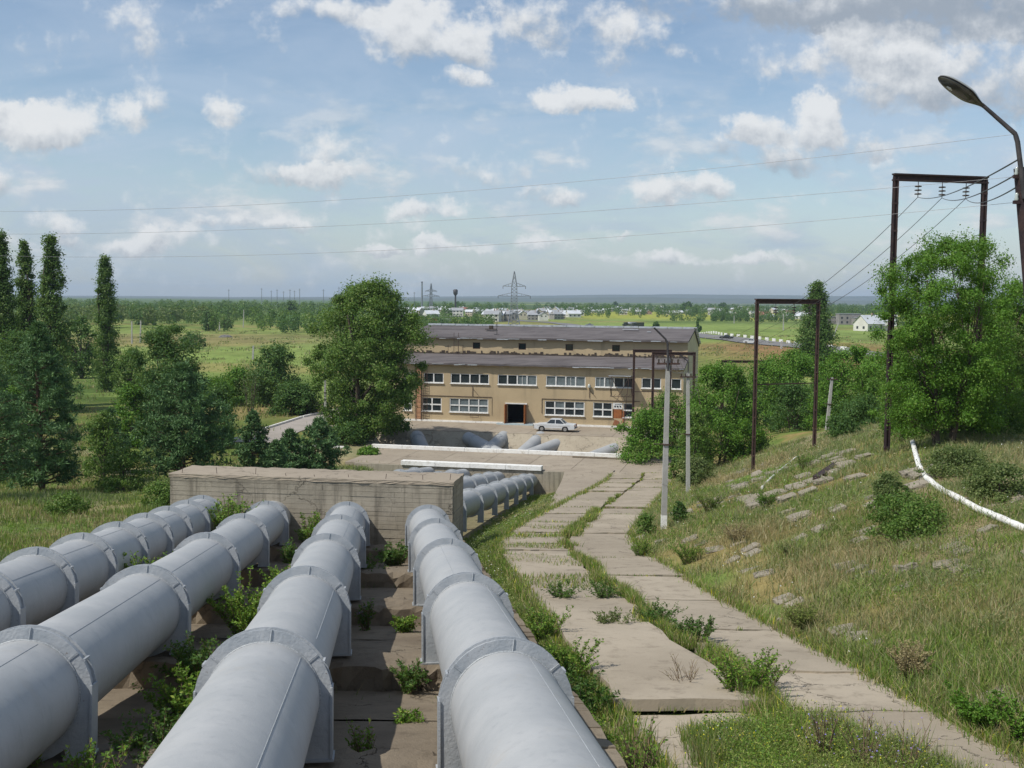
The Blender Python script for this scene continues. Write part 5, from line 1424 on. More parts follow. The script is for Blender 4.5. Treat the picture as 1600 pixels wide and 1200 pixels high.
for k, (u, vb, vt, w, kw, lab) in enumerate([
    (40, 1290, 1150, 60, {}, 'slim light green weed in the bottom left corner'),
    (150, 1300, 1160, 60, {}, 'pale green weed with feathery stems at the bottom left edge'),
    (885, 1075, 985, 110, dict(nleaf=3800), 'dense bright green weed clump beside the lower rings of the rightmost near pipe'),
    (905, 1130, 1040, 120, dict(nleaf=4200, mat_='weed_dark'), 'dark green weed clump close to the rightmost near pipe'),
    (915, 1185, 1110, 110, dict(nleaf=3800), 'low bushy weed at the foot of the rightmost near pipe'),
    (850, 1010, 945, 80, dict(nleaf=2400), 'yellow green weed clump left of the broken slab'),
    (1160, 1100, 1010, 120, dict(nleaf=2600), 'leafy green weed growing in the seam between the road slabs'),
    (1195, 1085, 1015, 90, dict(nleaf=1400, mat_='weed'), 'smaller leafy weed in the slab seam, right of the leafy one'),
    (1090, 1010, 962, 90, dict(nleaf=2000, mat_='weed_dark'), 'dark green weed in the seam at the corner of the raised slab'),
    (1030, 985, 940, 90, dict(nleaf=1800, mat_='weed_dark'), 'low green weed in the road seam above the raised slab'),
    (960, 990, 950, 80, dict(nleaf=1500, mat_='leaf_grey'), 'grey green weed spread on the left lane'),
    (880, 940, 908, 70, dict(nleaf=1500, mat_='weed_dark'), 'dark low weed on the joint at the left of the road'),
    (945, 940, 905, 70, dict(nleaf=1500, mat_='weed_dark'), 'dark low weed on the joint near the road seam'),
    (1530, 1140, 1075, 120, dict(nleaf=4200, mat_='leaf_bright'), 'round bright green bush at the right edge beside the road'),
    (1600, 1170, 1075, 110, dict(nleaf=3400, mat_='leaf_bright'), 'bright green bush cut by the right edge of the view'),
    (1000, 1260, 1110, 90, dict(nleaf=700), 'wispy weed in the flowering grass by the pipe'),
    (1230, 870, 845, 45, dict(nleaf=500, mat_='leaf_grey'), 'small grey green tuft on the bank'),
    (1195, 795, 766, 44, dict(nleaf=1400, mat_='leaf_bright'), 'small round bright green shrub alone on the bank'),
    (1255, 735, 705, 40, dict(nleaf=1000, mat_='leaf_bright'), 'small green shrub between the legs of the nearer low portal'),
    ]):
    wd(u, vb, vt, w, lab, 400 + k, **{**dict(stems=26, leaf=.05), **kw})
# dry twiggy plants
for k, (u, vb, vt, w, lab) in enumerate([
    (1070, 1085, 1020, 95, 'bare reddish twiggy plant in front of the raised slab'),
    (1350, 1215, 1100, 120, 'tall dry thistle like plant at the lower right of the road'),
    (1410, 1225, 1115, 110, 'second tall dry branching plant, at the right of the thistle like one'),
    (1285, 1200, 1085, 60, 'thin dry stalk standing above the flowering grass')]):
    wd(u, vb, vt, w, lab, 450 + k, stems=11, leaf=.022, nleaf=160, mat_='grass_dry' if k == 0 else 'leaf_grey', lo=.4, flower=None if k == 0 else 'flower_blue')

for k, (u, vb, vt, w, lab, mt) in enumerate([
    (1150, 850, 815, 60, 'straw coloured tuft on the bank right of the white footed pole', 'grass_dry'),
    (1250, 985, 940, 70, 'green herb clump just above the road edge', 'grass_green'),
    (1420, 1060, 1000, 100, 'tan feathery clump at the foot of the near bank', 'grass_dry'),
    (1110, 800, 765, 60, 'green weed clump on the bank beside the thinner pole', 'weed'),
    (1075, 880, 845, 70, 'yellow green clump at the road edge right of the white footed pole', 'weed'),
    (1000, 872, 840, 50, 'dense green clump at the left of the white pole foot', 'weed')]):
    wd(u, vb, vt, w, lab, 700 + k, stems=40, leaf=.034, nleaf=4200, mat_=mt, lo=.0)
# big bushy growth on the bank top
for k, (u, vb, vt, w, lab, mt) in enumerate([
    (1418, 838, 778, 150, 'wide green shrub on the bank in front of the white pipe', 'leaf_mid'),
    (1390, 800, 745, 70, 'pale grey green shrub at the upper edge of the bank', 'leaf_grey'),
    (1560, 778, 728, 110, 'pale flowering weed mass above the white pipe', 'leaf_grey'),
    (1495, 742, 702, 110, 'pale green weed mass on the bank top left of the frame edge', 'leaf_grey')]):
    p_, H, W_ = put(u, vb, vt, w)
    broad_tree('shrub', p_, H, W_, lab, 'shrub', 500 + k, .085, 9000, mt, 60, .02, 'bush', crad=.14)

# ------------------------------------------------------------------ trees
def tree_px(u, vb, vt, w, label, seed, Y=None, **k):
    p_, H, W_ = put(u, vb, vt, w, Y)
    kw = dict(leaf=max(.10, p_.y * .0019)); kw.update(k)
    return broad_tree(kw.pop('name', 'tree'), p_, H, W_, label, kw.pop('cat', 'tree'), seed, **kw)
def pine_px(u, vb, vt, w, label, seed, Y=None, **k):
    p_, H, W_ = put(u, vb, vt, w, Y)
    return pine_tree(p_, H, W_, label, seed, leaf=max(.16, p_.y * .0030), **k)
# centre
p_ = stand(566, 124); H = top_at(566, 436, 124) - p_.z
broad_tree('poplar_tree', p_, H, 15.8, 'big spreading tree covering the left end of the yellow building', 'tree', 21, .26, 95000, 'leaf_mid', 260, .05, 'round', crad=.075, lean=.05, gaps=.55, stems=3)
# poplars
for k, (u, vt, w, Y, lab) in enumerate([(6, 354, 50, 150, 'leftmost columnar poplar, cut by the left edge'), (43, 366, 43, 156, 'narrow columnar poplar, second from the left edge'),
                                      (84, 360, 57, 150, 'widest of the three clustered columnar poplars'), (167, 394, 40, 185, 'lone slender columnar poplar left of the meadow'),
                                      (1273, 437, 56, 235, 'dark columnar poplar on the right behind the portal frame')]):
    p_ = stand(u, Y); H = top_at(u, vt, Y) - p_.z
    broad_tree('columnar_poplar', p_, H, w / FPX * Y, lab, 'poplar', 30 + k, .30 if Y < 200 else .42, 30000, 'poplar', 260, .03, 'spindle', group='columnar poplars')
# pines on the left
for k, (u, vb, vt, w, Y, n_, lab) in enumerate([
    (62, 765, 508, 150, 78, 34000, 'largest dark pine at the left, below the clustered poplars'),
    (285, 748, 572, 150, 84, 30000, 'broad open pine with bare lower trunk right of the largest one'),
    (-15, 800, 560, 120, 70, 12000, 'pine cut by the left edge of the view'),
    (395, 722, 642, 62, 96, 9000, 'small young pine left of the low pine row'),
    (452, 728, 672, 70, 92, 8000, 'low round young pine in the row behind the block'),
    (498, 733, 655, 86, 93, 11000, 'taller young pine in the row behind the block, near the thin pole'),
    (430, 735, 690, 60, 88, 6000, 'smallest low pine directly behind the block'),
    (172, 700, 640, 60, 100, 6000, 'small pine between the two big ones')]):
    pine_px(u, vb, vt, w, lab, 60 + k, Y, n=n_, bare=.04 if (w < 100 or k == 0) else .13)
# broadleaf trees and shrubs on the left
for k, (u, vt, w, Y, n_, mt, sh, lab) in enumerate([
    (262, 502, 110, 118, 26000, 'leaf_dark', 'round', 'dark round topped tree behind the broad pine'),
    (205, 600, 60, 116, 9000, 'leaf_bright', 'bush', 'bright low tree left of the dark round topped one'),
    (340, 600, 60, 116, 8000, 'leaf_dark', 'bush', 'small dark bush right of the broad pine'),
    (30, 520, 130, 128, 16000, 'leaf_dark', 'round', 'wide dark tree at the feet of the clustered poplars'),
    (128, 495, 60, 215, 6000, 'leaf_dark', 'round', 'distant dark bush between the poplars'),
    (205, 545, 60, 170, 6000, 'leaf_mid', 'round', 'mid green tree beside the lone slender poplar'),
    (430, 540, 86, 162, 16000, 'leaf_dark', 'bush', 'large round bush at the edge of the meadow'),
    (455, 600, 70, 150, 7000, 'leaf_dark', 'bush', 'low dark bush in front of the large round meadow bush'),
    (375, 575, 60, 165, 6000, 'leaf_bright', 'bush', 'bright green thicket left of the large round meadow bush'),
    (340, 590, 60, 160, 5000, 'leaf_bright', 'bush', 'bright green low thicket behind the broad pine'),
    (160, 640, 70, 90, 7000, 'leaf_mid', 'bush', 'light green shrub between the two big pines'),
    (190, 700, 80, 80, 6000, 'leaf_mid', 'bush', 'low light green shrub at the foot of the big pines'),
    (250, 755, 60, 66, 5000, 'leaf_mid', 'bush', 'small shrub by the left end of the concrete block'),
    (100, 775, 70, 62, 4500, 'leaf_mid', 'bush', 'low shrub in the grass at the far left'),
    (20, 600, 60, 100, 6000, 'leaf_bright', 'bush', 'bright shrub at the left edge between dark trees'),
    (575, 708, 34, 112, 2500, 'leaf_bright', 'bush', 'small bright green tuft at the left end of the terrace'),
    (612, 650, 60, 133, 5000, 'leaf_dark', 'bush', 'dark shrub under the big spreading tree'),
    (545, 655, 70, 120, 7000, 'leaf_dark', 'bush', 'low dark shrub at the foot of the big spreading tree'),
    (480, 600, 50, 150, 5000, 'leaf_dark', 'bush', 'dark bush touching the left side of the big spreading tree'),
    ]):
    p_ = stand(u, Y); H = top_at(u, vt, Y) - p_.z
    nm = 'tree' if sh == 'round' else 'shrub'
    broad_tree(nm, p_, max(H, .6), w / FPX * Y * 1.1, lab, 'tree' if sh == 'round' else 'shrub', 80 + k, max(.13, Y * .0021), n_, mt, 75, .04, sh, crad=.15)
# thin half bare tree by the large bush
p_ = stand(392, 150); broad_tree('bare_tree', p_, top_at(392, 572, 150) - p_.z, 4.2, 'thin half bare brownish tree left of the large round meadow bush', 'tree', 110, .22, 700, 'leaf_grey', 60, .15, 'flare', stems=3)
# right side
for k, (u, vb, vt, w, Y, n_, mt, sh, st, lab) in enumerate([
    (1478, 680, 366, 225, 49.5, 125000, 'leaf_bright', 'wide', 4, 'tall airy tree on the bank top at the right, under the tall portal'),
    (1590, 680, 440, 170, 60, 52000, 'leaf_bright', 'wide', 3, 'tree at the right edge beside the tall airy one'),
    (1560, 690, 500, 150, 54, 34000, 'leaf_mid', 'bush', 3, 'leafy mass right of the tall airy tree, in front of its neighbour'),
    (1420, 690, 505, 110, 56, 26000, 'leaf_bright', 'bush', 3, 'leafy bush right of the tall portal leg under the airy tree'),
    (1415, 690, 560, 90, 66, 13000, 'leaf_mid', 'bush', 3, 'lower leafy growth left of the tall airy tree'),
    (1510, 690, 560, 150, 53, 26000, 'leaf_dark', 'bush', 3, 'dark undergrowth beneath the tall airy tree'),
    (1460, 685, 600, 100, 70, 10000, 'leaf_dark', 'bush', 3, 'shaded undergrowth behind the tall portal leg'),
    (1012, 716, 642, 96, 109, 16000, 'leaf_bright', 'bush', 3, 'round bush at the right end of the pit, in front of the building'),
    (1045, 700, 612, 80, 118, 9000, 'leaf_mid', 'round', 2, 'taller bush behind the round one at the pit'),
    (1125, 735, 570, 145, 97, 42000, 'leaf_bright', 'bush', 3, 'large dense round tree between the two concrete poles and the portal'),
    (1165, 730, 600, 90, 100, 12000, 'leaf_dark', 'bush', 3, 'dark tree at the right shoulder of the large dense one'),
    (1085, 740, 640, 60, 92, 9000, 'leaf_mid', 'bush', 3, 'shrub behind the thinner concrete pole'),
    (1090, 775, 715, 70, 76, 8000, 'leaf_grey', 'bush', 2, 'pale shrub at the foot of the thinner concrete pole'),
    (1228, 700, 548, 140, 130, 30000, 'leaf_bright', 'round', 2, 'bright tree behind the nearer low portal'),
    (1240, 690, 600, 80, 115, 9000, 'leaf_dark', 'bush', 2, 'dark shrub low behind the nearer low portal'),
    (1200, 640, 575, 80, 165, 8000, 'leaf_mid', 'round', 2, 'tree seen over the far portal crossbar'),
    (1325, 690, 540, 130, 110, 30000, 'leaf_bright', 'bush', 3, 'broad tree right of the slender dark poplar'),
    (1375, 690, 550, 120, 98, 26000, 'leaf_bright', 'bush', 3, 'bright tree just left of the tall portal leg'),
    (1350, 700, 620, 90, 88, 10000, 'leaf_dark', 'bush', 2, 'dark shrub beside the short pole at the right'),
    (1290, 660, 590, 60, 140, 7000, 'leaf_dark', 'round', 2, 'dark small tree behind the short pole'),
    (1320, 720, 650, 60, 80, 5000, 'leaf_dark', 'bush', 2, 'low dark shrub at the bank edge near the short pole'),
    (1014, 835, 803, 34, None, 1700, 'leaf_mid', 'bush', 1, 'small shrub left of the white painted pole foot'),
    (1066, 815, 783, 26, None, 1500, 'leaf_dark', 'bush', 1, 'small dark young tree right of the white painted pole foot'),
    (1055, 750, 716, 22, None, 900, 'leaf_mid', 'bush', 1, 'sapling at the terrace corner'),
    (1560, 545, 470, 120, 105, 9000, 'leaf_mid', 'round', 2, 'farther tree at the right edge showing over the bank trees')]):
    if Y is None: p_ = hit(u, vb); Y = p_.y
    p_ = stand(u, Y); H = top_at(u, vt, Y) - p_.z
    nm = 'tree' if sh != 'bush' else 'shrub'
    broad_tree(nm, p_, max(H, .5), w / FPX * Y * 1.08, lab, 'tree' if sh != 'bush' else 'shrub', 120 + k, max(.095, Y * .0019), n_, mt, (230 if k == 0 else 110) if n_ > 20000 else 70, .04 if sh == 'bush' else .10, sh, crad=(.08 if k == 0 else .105) if n_ > 20000 else .14, stems=st, gaps=.35 if k == 0 else 0)

# ------------------------------------------------------------------ distant woods and hedges
def far_wood(name, spec, label, seed, mats_, leaf_k=.0016):
    R = rs(seed); Vs = []; mi_ = []
    for (u0, u1, Y0, Y1, cnt, h0, h1, mi, trunk) in spec:
        for k in range(cnt):
            Y = R.uniform(Y0, Y1); r = ray(R.uniform(u0, u1), 500); x = r.x * Y; z = gz(x, Y); H = R.uniform(h0, h1); W_ = H * R.uniform(.5, .95)
            nl = 190 if Y > 500 else 300
            d = unit(R.normal(size=(nl, 3))); C = d * R.uniform(.45, 1, (nl, 1)) ** .5 * np.array([W_ / 2, W_ / 2, H * (.5 - trunk / 2)]) + np.array([x, Y, z + H * (.5 + trunk / 2)])
            C += R.normal(size=C.shape) * W_ * .06
            Vs.append(leaf_quads(R, C, d, H * .055, .8)); mi_.append(np.full(nl, mi if R.uniform() < .8 else 1 - min(mi, 1)))
    V = np.concatenate(Vs); mi_ = np.concatenate(mi_)
    o = link(name, np_mesh(name, V, quads_faces(len(mi_)), mats_, midx=mi_)); tag(o, label, 'woodland', kind='stuff')
LM = [M['leaf_dark'], M['leaf_mid'], M['leaf_grey']]
far_wood('far_woods', [(95, 400, 700, 950, 170, 6, 10, 0, .25), (60, 620, 950, 1500, 330, 7, 12, 1, .0), (100, 330, 520, 640, 90, 6, 11, 2, .3), (330, 640, 500, 900, 120, 5, 9, 1, .0), (420, 500, 480, 600, 14, 6, 10, 0, .0)],
         'long dark band of woodland on the horizon left of the town', 201, LM)
far_wood('far_scrub', [(620, 775, 300, 470, 100, 3, 5, 1, 0), (640, 770, 480, 760, 90, 3, 7, 0, 0)], 'green scrub behind the left half of the building roof', 202, LM)
far_wood('town_trees', [(600, 900, 1000, 1900, 110, 6, 12, 0, 0), (870, 1420, 950, 2100, 420, 6, 11, 0, 0), (1050, 1330, 820, 930, 90, 4, 8, 0, 0), (1280, 1700, 1200, 2600, 180, 8, 14, 0, 0)], 'belt of small dark trees among the far houses', 203, LM)
for k, (u, vb, vt, w, lab) in enumerate([
    (326, 517, 487, 30, 'dark bush alone in the left meadow'), (352, 513, 497, 20, 'small olive bush right of the lone dark meadow bush'),
    (455, 497, 472, 22, 'dark round tree at the far edge of the meadow'), (1074, 489, 472, 20, 'round dark tree among the far houses, centre right'),
    (1130, 487, 474, 14, 'smaller round dark tree in the far belt'), (961, 481, 472, 9, 'tiny round tree among far white roofs'),
    (1025, 512, 503, 10, 'small bush in the field above the roof end'), (1091, 520, 498, 8, 'thin sapling in the field behind the guard blocks'),
    (1420, 520, 488, 60, 'tree group beyond the white roofed house'), (230, 508, 490, 30, 'bush in front of the far woods'),
 (300, 545, 520, 40, 'low olive bush in the left meadow')]):
    tree_px(u, vb, vt, w, lab, 230 + k, n=1800, clumps=24, base=.05, shape='bush', mat_='leaf_dark' if k not in (1, 11) else 'leaf_grey', crad=.2, group='single trees in the far fields', leaf=max(.3, hit(u, vb).y * .0016), name='field_tree')
# grey rock heap in the meadow
p_ = hit(353, 527); mb = MB()
bm = bmesh.new(); bmesh.ops.create_icosphere(bm, subdivisions=3, radius=1)
for v in bm.verts: v.co = Vector((v.co.x * 2.6, v.co.y * 1.4, max(v.co.z, -.2) * 1.0)) * (1 + .28 * (float(vnoise(v.co.x * 3 + 9, v.co.z * 3 + v.co.y * 2, .6, 3)) - .5))
me = bpy.data.meshes.new('rock_heap'); bm.to_mesh(me); bm.free(); me.materials.append(M['rock']); o = link('rock_heap', me); o.location = p_; tag(o, 'low grey rock heap lying in the left meadow', 'rock')
# ------------------------------------------------------------------ poles, portals, wires
def wire(name, pts, r, label, mat_='wire', group=None):
    mb = MB(); mb.tube(pts, r, 5, caps=False); return tag(mb.build(name, M[mat_], recalc=False), label, 'cable', group)
def sag(a, b, s, n=24):
    a, b = Vector(a), Vector(b); return [a.lerp(b, k / n) - Vector((0, 0, 4 * s * (k / n) * (1 - k / n))) for k in range(n + 1)]
def insulator_string(root, top, L=.72, k=3):
    mb = MB(); t = Vector(top); mb.tube([t, t - Vector((0, 0, L))], .018, 6)
    for i in range(k):
        z = t.z - L * (.32 + .24 * i); mb.tube([(t.x, t.y, z + .045), (t.x, t.y, z + .02), (t.x, t.y, z - .02), (t.x, t.y, z - .035)], [.03, .15, .16, .04], 14)
    mb.build('insulator', M['insulator'], root, off=root.location); return t - Vector((0, 0, L))
def portal(uL, uR, vbL, vbR, vtL, vtR, Y, label, post=.24, ins=(), bar=None, Yr=None, mat_='rust', group='steel portal frames', sleeve=None):
    Yr = Yr or Y
    L = stand(uL, Y); Rr = stand(uR, Yr); zt = (top_at(uL, vtL, Y) + top_at(uR, vtR, Yr)) / 2
    if vbL: L.z = top_at(uL, vbL, Y) - .1
    if vbR: Rr.z = top_at(uR, vbR, Yr) - .1
    L.z = min(L.z, gz(L.x, L.y)); Rr.z = min(Rr.z, gz(Rr.x, Rr.y))
    root = thing('portal_frame', label, 'portal frame', tuple(L), 0, group); off = L
    for q in (L, Rr):
        mb = MB(); w = post
        for sx in (-1, 1):
            for sy in (-1, 1): mb.box((q.x + sx * w * .36, q.y + sy * w * .36, (q.z + zt) / 2), (w * .28, w * .28, zt - q.z))
        mb.box((q.x, q.y, (q.z + zt) / 2), (w * .5, w * .5, zt - q.z - .02)); z = q.z + .5
        while z < zt - .3: mb.box((q.x, q.y, z), (w * 1.04, w * 1.04, .09)); z += 1.25
        mb.build('post', M[mat_], root, off=off)
    d = (Rr - L); d.z = 0; d.normalize()
    mb = MB(); a = Vector((L.x, L.y, zt)) - d * post * .6; b = Vector((Rr.x, Rr.y, zt)) + d * post * .6
    for dz in (.13, -.13): mb.bar(a + Vector((0, 0, dz)), b + Vector((0, 0, dz)), .26, .07)
    mb.bar(a, b, .07, .22); mb.build('crossbeam', M[mat_], root, off=off)
    if bar:
        mb = MB(); z = top_at(uL, bar, Y); mb.bar((L.x, L.y, z), (Rr.x, Rr.y, z), .07); mb.build('brace', M[mat_], root, off=off)
    out = []
    for f in ins: out.append(insulator_string(root, Vector((L.x, L.y, zt - .16)).lerp(Vector((Rr.x, Rr.y, zt - .16)), f)))
    return out
i1 = portal(1389, 1526, 712, 690, 275, 283, 52, 'tallest rusty steel portal frame, standing on the bank top at the right', .23, (.25, .52, .79), mat_='rust_dark', Yr=53)
i2 = portal(1180, 1275, 752, 738, 468, 474, 72, 'rusty steel portal frame at the foot of the bank with a thin cross bar', .21, (.30, .60, .86), bar=601, Yr=74)
i3 = portal(990, 1047, None, None, 546, 551, 121, 'thin rusty portal frame before the building end, left one of the close pair', .24, (.3, .62), bar=612)
i4 = portal(1020, 1084, None, None, 551, 554, 111, 'thin rusty portal frame right of the close pair, half behind the bushes', .24, (.4, .75), bar=638)
i5 = portal(1128, 1199, None, None, 564, 566, 140, 'low distant rusty portal frame mostly hidden in the trees', .3, ())
far_r = [P(1640, 224, 22), P(1640, 246, 22), P(1640, 268, 22)]
far_r = [P(1595, 247, 16.6), P(1599, 266, 16.6), P(1602, 284, 16.6)]
for k in range(3):
    dirv = (far_r[k] - i1[k]); e = i1[k] + dirv
    wire('power_cable', sag(i1[k], e, .25), .013, 'dark cable from the tall portal to the street lamp pole, ' + ordn(k) + ' from the left', 'wire_dark')
    wire('power_cable', sag(i1[k], i2[k], .5), .014, 'dark cable sloping down from the tall portal to the low portal, ' + ordn(k) + ' from the left', 'wire_dark')
    t = i3[min(k, 1)] if k < 2 else i4[1]
    wire('power_cable', sag(i2[k], t, .8), .010, 'thin cable from the low portal to the far portal pair, ' + ordn(k) + ' from the left', 'wire_dark')
# three long wires over the sky
for k, (a, b, s_) in enumerate([((1592, 209, 17), (-150, 328, 30), .40), ((1588, 276, 17), (-150, 364, 30), .30), ((1588, 316, 17), (-150, 394, 30), .40)]):
    wire('overhead_wire', sag(P(*a), P(*b), s_, 60), .0030, ('uppermost', 'middle', 'lowest')[k] + ' of the three long wires crossing the whole sky')

def concrete_pole(u, vb, vt, label, r0=.16, r1=.10, Y=None, white=False, lean_u=None, arm=None, collar=True, tiny=False):
    b = hit(u, vb) if Y is None else stand(u, Y)
    tp = P(lean_u or u, vt, b.y); root = thing('utility_pole', label, 'pole', tuple(b), 0)
    mb = MB(); d = tp - b; ex = d.cross(Vector((0, 1, 0))).normalized()
    def sec(t, r): c = b + d * t; return [c + Vector((sx * r, sy * r * .8, 0)) for sx, sy in ((-1, -1), (1, -1), (1, 1), (-1, 1))]
    t0 = -.03
    V = sec(t0, r0) + sec(1, r1); mb.add(V, [(3, 2, 1, 0), (4, 5, 6, 7)] + [(i, (i + 1) % 4, (i + 1) % 4 + 4, i + 4) for i in range(4)])
    mb.build('shaft', M['post_concrete'], root, off=b)
    if white:
        mb = MB(); V = sec(-.03, r0 + .006) + sec(.085, r0 + .001); mb.add(V, [(3, 2, 1, 0), (4, 5, 6, 7)] + [(i, (i + 1) % 4, (i + 1) % 4 + 4, i + 4) for i in range(4)]); mb.build('painted_foot', M['whitewash'], root, off=b)
    if collar:
        mb = MB()
        for t in ((.5,) if not tiny else ()): c = b + d * t; mb.box(c, (r0 * 2.3, r0 * 2.2, .06)); mb.bar(c, c + Vector((-.55, 0, .02)), .04)
        c = b + d * .97; mb.bar(c + Vector((-.5, -.1, 0)), c + Vector((.5, -.1, 0)), .08)
        ca = mb.build('cross_arm', M['rust'], root, off=b)
        for s_ in (-.42, -.16, .16, .42): mb = MB(); mb.tube([c + Vector((s_, -.1, .03)), c + Vector((s_, -.1, .2))], .035, 8); mb.build('insulator', M['insulator'], ca, off=b)
    return root, b, tp
r_, b_, t_ = concrete_pole(1037, 827, 560, 'concrete lamp pole with white painted foot beside the slab road', .125, .09, white=True, lean_u=1044)
mb = MB(); q0 = b_.lerp(t_, .93) + Vector((-.02, -.2, 0)); q1 = P(1043, 537, b_.y) ; q2 = P(1040, 530, b_.y); q3 = P(1022, 512, b_.y)
mb.tube([q0, q1, q1.lerp(q2, .6), q2, q3], [.05, .05, .05, .045, .04], 10); mb.build('lamp_arm', M['steel_dark'], r_, off=b_)
lp1 = t_
r_, b_, t_ = concrete_pole(1075, 773, 583, 'thinner concrete pole right of the white footed one, in front of the dense tree', .12, .09)
mb = MB(); mb.tube([b_.lerp(t_, .95), t_ + Vector((0, 0, .7)), t_ + Vector((-.5, 0, 1.1))], .035, 8); mb.build('lamp_arm', M['steel_dark'], r_, off=b_)
lp2 = t_
concrete_pole(1294, 694, 590, 'short leaning concrete pole among the trees at the right', .16, .11, Y=104, lean_u=1300)
concrete_pole(508, 662, 556, 'thin pale concrete pole in front of the big spreading tree', .16, .10, Y=134)
for k, (u, vb, vt, lu, lab) in enumerate([(206, 537, 502, 206, 'left one of two pale posts in the left meadow'), (219, 536, 501, 220, 'right one of two pale posts in the left meadow'),
        (380, 512, 484, 381, 'leaning pale pole in the middle of the left meadow'), (117, 478, 463, 117, 'faint pale pole before the far woods'), (395, 562, 540, 396, 'short dark topped post beside the large round meadow bush'),
        (1224, 516, 490, 1224, 'thin upright post in the field between portal legs'), (1302, 527, 505, 1310, 'leaning white post in the field right of the slender dark poplar'),
        (343, 516, 503, 343, 'very small pale post beside the lone dark meadow bush'), (1147, 505, 493, 1147, 'faint pale post in the far field'), (1221, 545, 533, 1221, 'short post beside the highway')]):
    concrete_pole(u, vb, vt, lab, .22 if k < 5 else .3, .18, lean_u=lu, tiny=True, collar=k < 3)
for k in range(4):
    wire('service_cable', sag(lp1 + Vector((-.4 + k * .27, -.1, .1)), lp2 + Vector((-.35 + k * .2, -.1, .1)), .35), .010, 'short slack cable between the two roadside concrete poles, ' + ordn(k) + ' from the left')
    wire('service_cable', sag(lp2 + Vector((-.35 + k * .2, -.1, .1)), bf(21.2, -.2, 7.0 - k * .25), .5), .010, 'thin cable from the thinner concrete pole to the building corner, ' + ordn(k) + ' from the top')

# near street lamp, top right
YL = 16.5
foot = P(1688, 1000, YL); foot.z = gz(foot.x, foot.y)
root = thing('street_lamp', 'street lamp with a long oval head leaning in from the right edge', 'street lamp', tuple(foot)); off = foot
ptop = P(1597, 262, YL); mb = MB()
mb.tube([foot - Vector((0, 0, .3)), foot.lerp(ptop, .5), ptop], [.19, .15, .115], 16); mb.build('pole', M['rust_dark'], root, off=off)
a = P(1601, 310, YL - .12); b = P(1590, 222, YL - .12); c = P(1586, 209, YL - .1); d = P(1534, 163, YL)
mb = MB(); mb.tube([a, b, b.lerp(c, .6) + Vector((.0, 0, .004)), c, c.lerp(d, .5), d], [.036, .036, .036, .034, .031, .028], 14); mb.build('lamp_arm', M['steel_dark'], root, off=off)
# head: a shallow shell over a lens, tapering to the arm
h0 = P(1537, 166, YL); h1 = P(1468, 120, YL); ax = (h1 - h0); HL = ax.length; ax.normalize(); sd_ = Vector((0, 1, 0)); sd_ = (sd_ - ax * ax.dot(sd_)).normalized(); up_ = ax.cross(sd_).normalized()
if up_.z < 0: up_ = -up_
up_ = (up_ + sd_ * .25).normalized(); sd_ = ax.cross(up_).normalized()
def lamp_half(sign, kz, name, mat_, inset=0):
    N = 22; K = 18; V = []; F = []
    for i in range(N + 1):
        t = i / N; w = .135 * (math.sin(math.pi * min(1, (t * .82 + .12))) ** .75) * (1 if t < .985 else .6)
        w = .028 + (.125 - inset) * sm(np.array(t / .45)) if t < .45 else (.153 - inset) * math.sqrt(max(0.0, 1 - ((t - .45) / .56) ** 2.6))
        w = float(w); hgt = kz * (.35 + .65 * float(sm(np.array(t / .35)))) * math.sqrt(max(0.0, 1 - max(0, (t - .5) / .51) ** 2.4))
        for k in range(K + 1):
            a_ = math.pi * k / K; V.append(h0 + ax * (HL * t) + sd_ * (w * math.cos(a_)) + up_ * (sign * hgt * math.sin(a_)) )
    for i in range(N):
        for k in range(K): q = i * (K + 1) + k; F.append((q, q + 1, q + K + 2, q + K + 1))
    mb = MB(); mb.add(V, F, True); return mb.build(name, mat_, root, off=off)
lamp_half(1, .085, 'head_shell', M['lamp_shell']); ln = lamp_half(-1, .075, 'lens', M['lamp_lens'], .014)
mb = MB(); rim = []
for i in range(33):
    t = i / 32; s_ = 1
    w = .031 + .125 * float(sm(np.array(t / .45))) if t < .45 else .156 * math.sqrt(max(0.0, 1 - ((t - .45) / .56) ** 2.6)); rim.append((t, w))
pts_ = [h0 + ax * HL * t + sd_ * w for t, w in rim] + [h0 + ax * HL * t - sd_ * w for t, w in reversed(rim)]
mb.tube(pts_, .008, 6); mb.build('rim', M['steel_dark'], root, off=off)
mb = MB(); bc = h0 + ax * HL * .72 - up_ * .03; mb.tube([bc - ax * .12, bc - ax * .06, bc, bc + ax * .05, bc + ax * .08], [.02, .04, .05, .04, .01], 12); mb.build('bulb', M['light_clear'], root, off=off)
for v0 in (276, 316):
    c = P(1593, v0, YL - .05); mb = MB(); mb.bar(c + Vector((-.09, 0, 0)), c + Vector((.3, 0, 0)), .05); br = mb.build('bracket', M['rust_dark'], root, off=off)
    c2 = c + Vector((-.045, 0, .02)); mb = MB(); mb.tube([c2, c2 + Vector((0, 0, .03)), c2 + Vector((0, 0, .06)), c2 + Vector((0, 0, .09)), c2 + Vector((0, 0, .115))], [.024, .032, .022, .028, .012], 12); mb.build('insulator', M['glass_ins'], br, off=off)

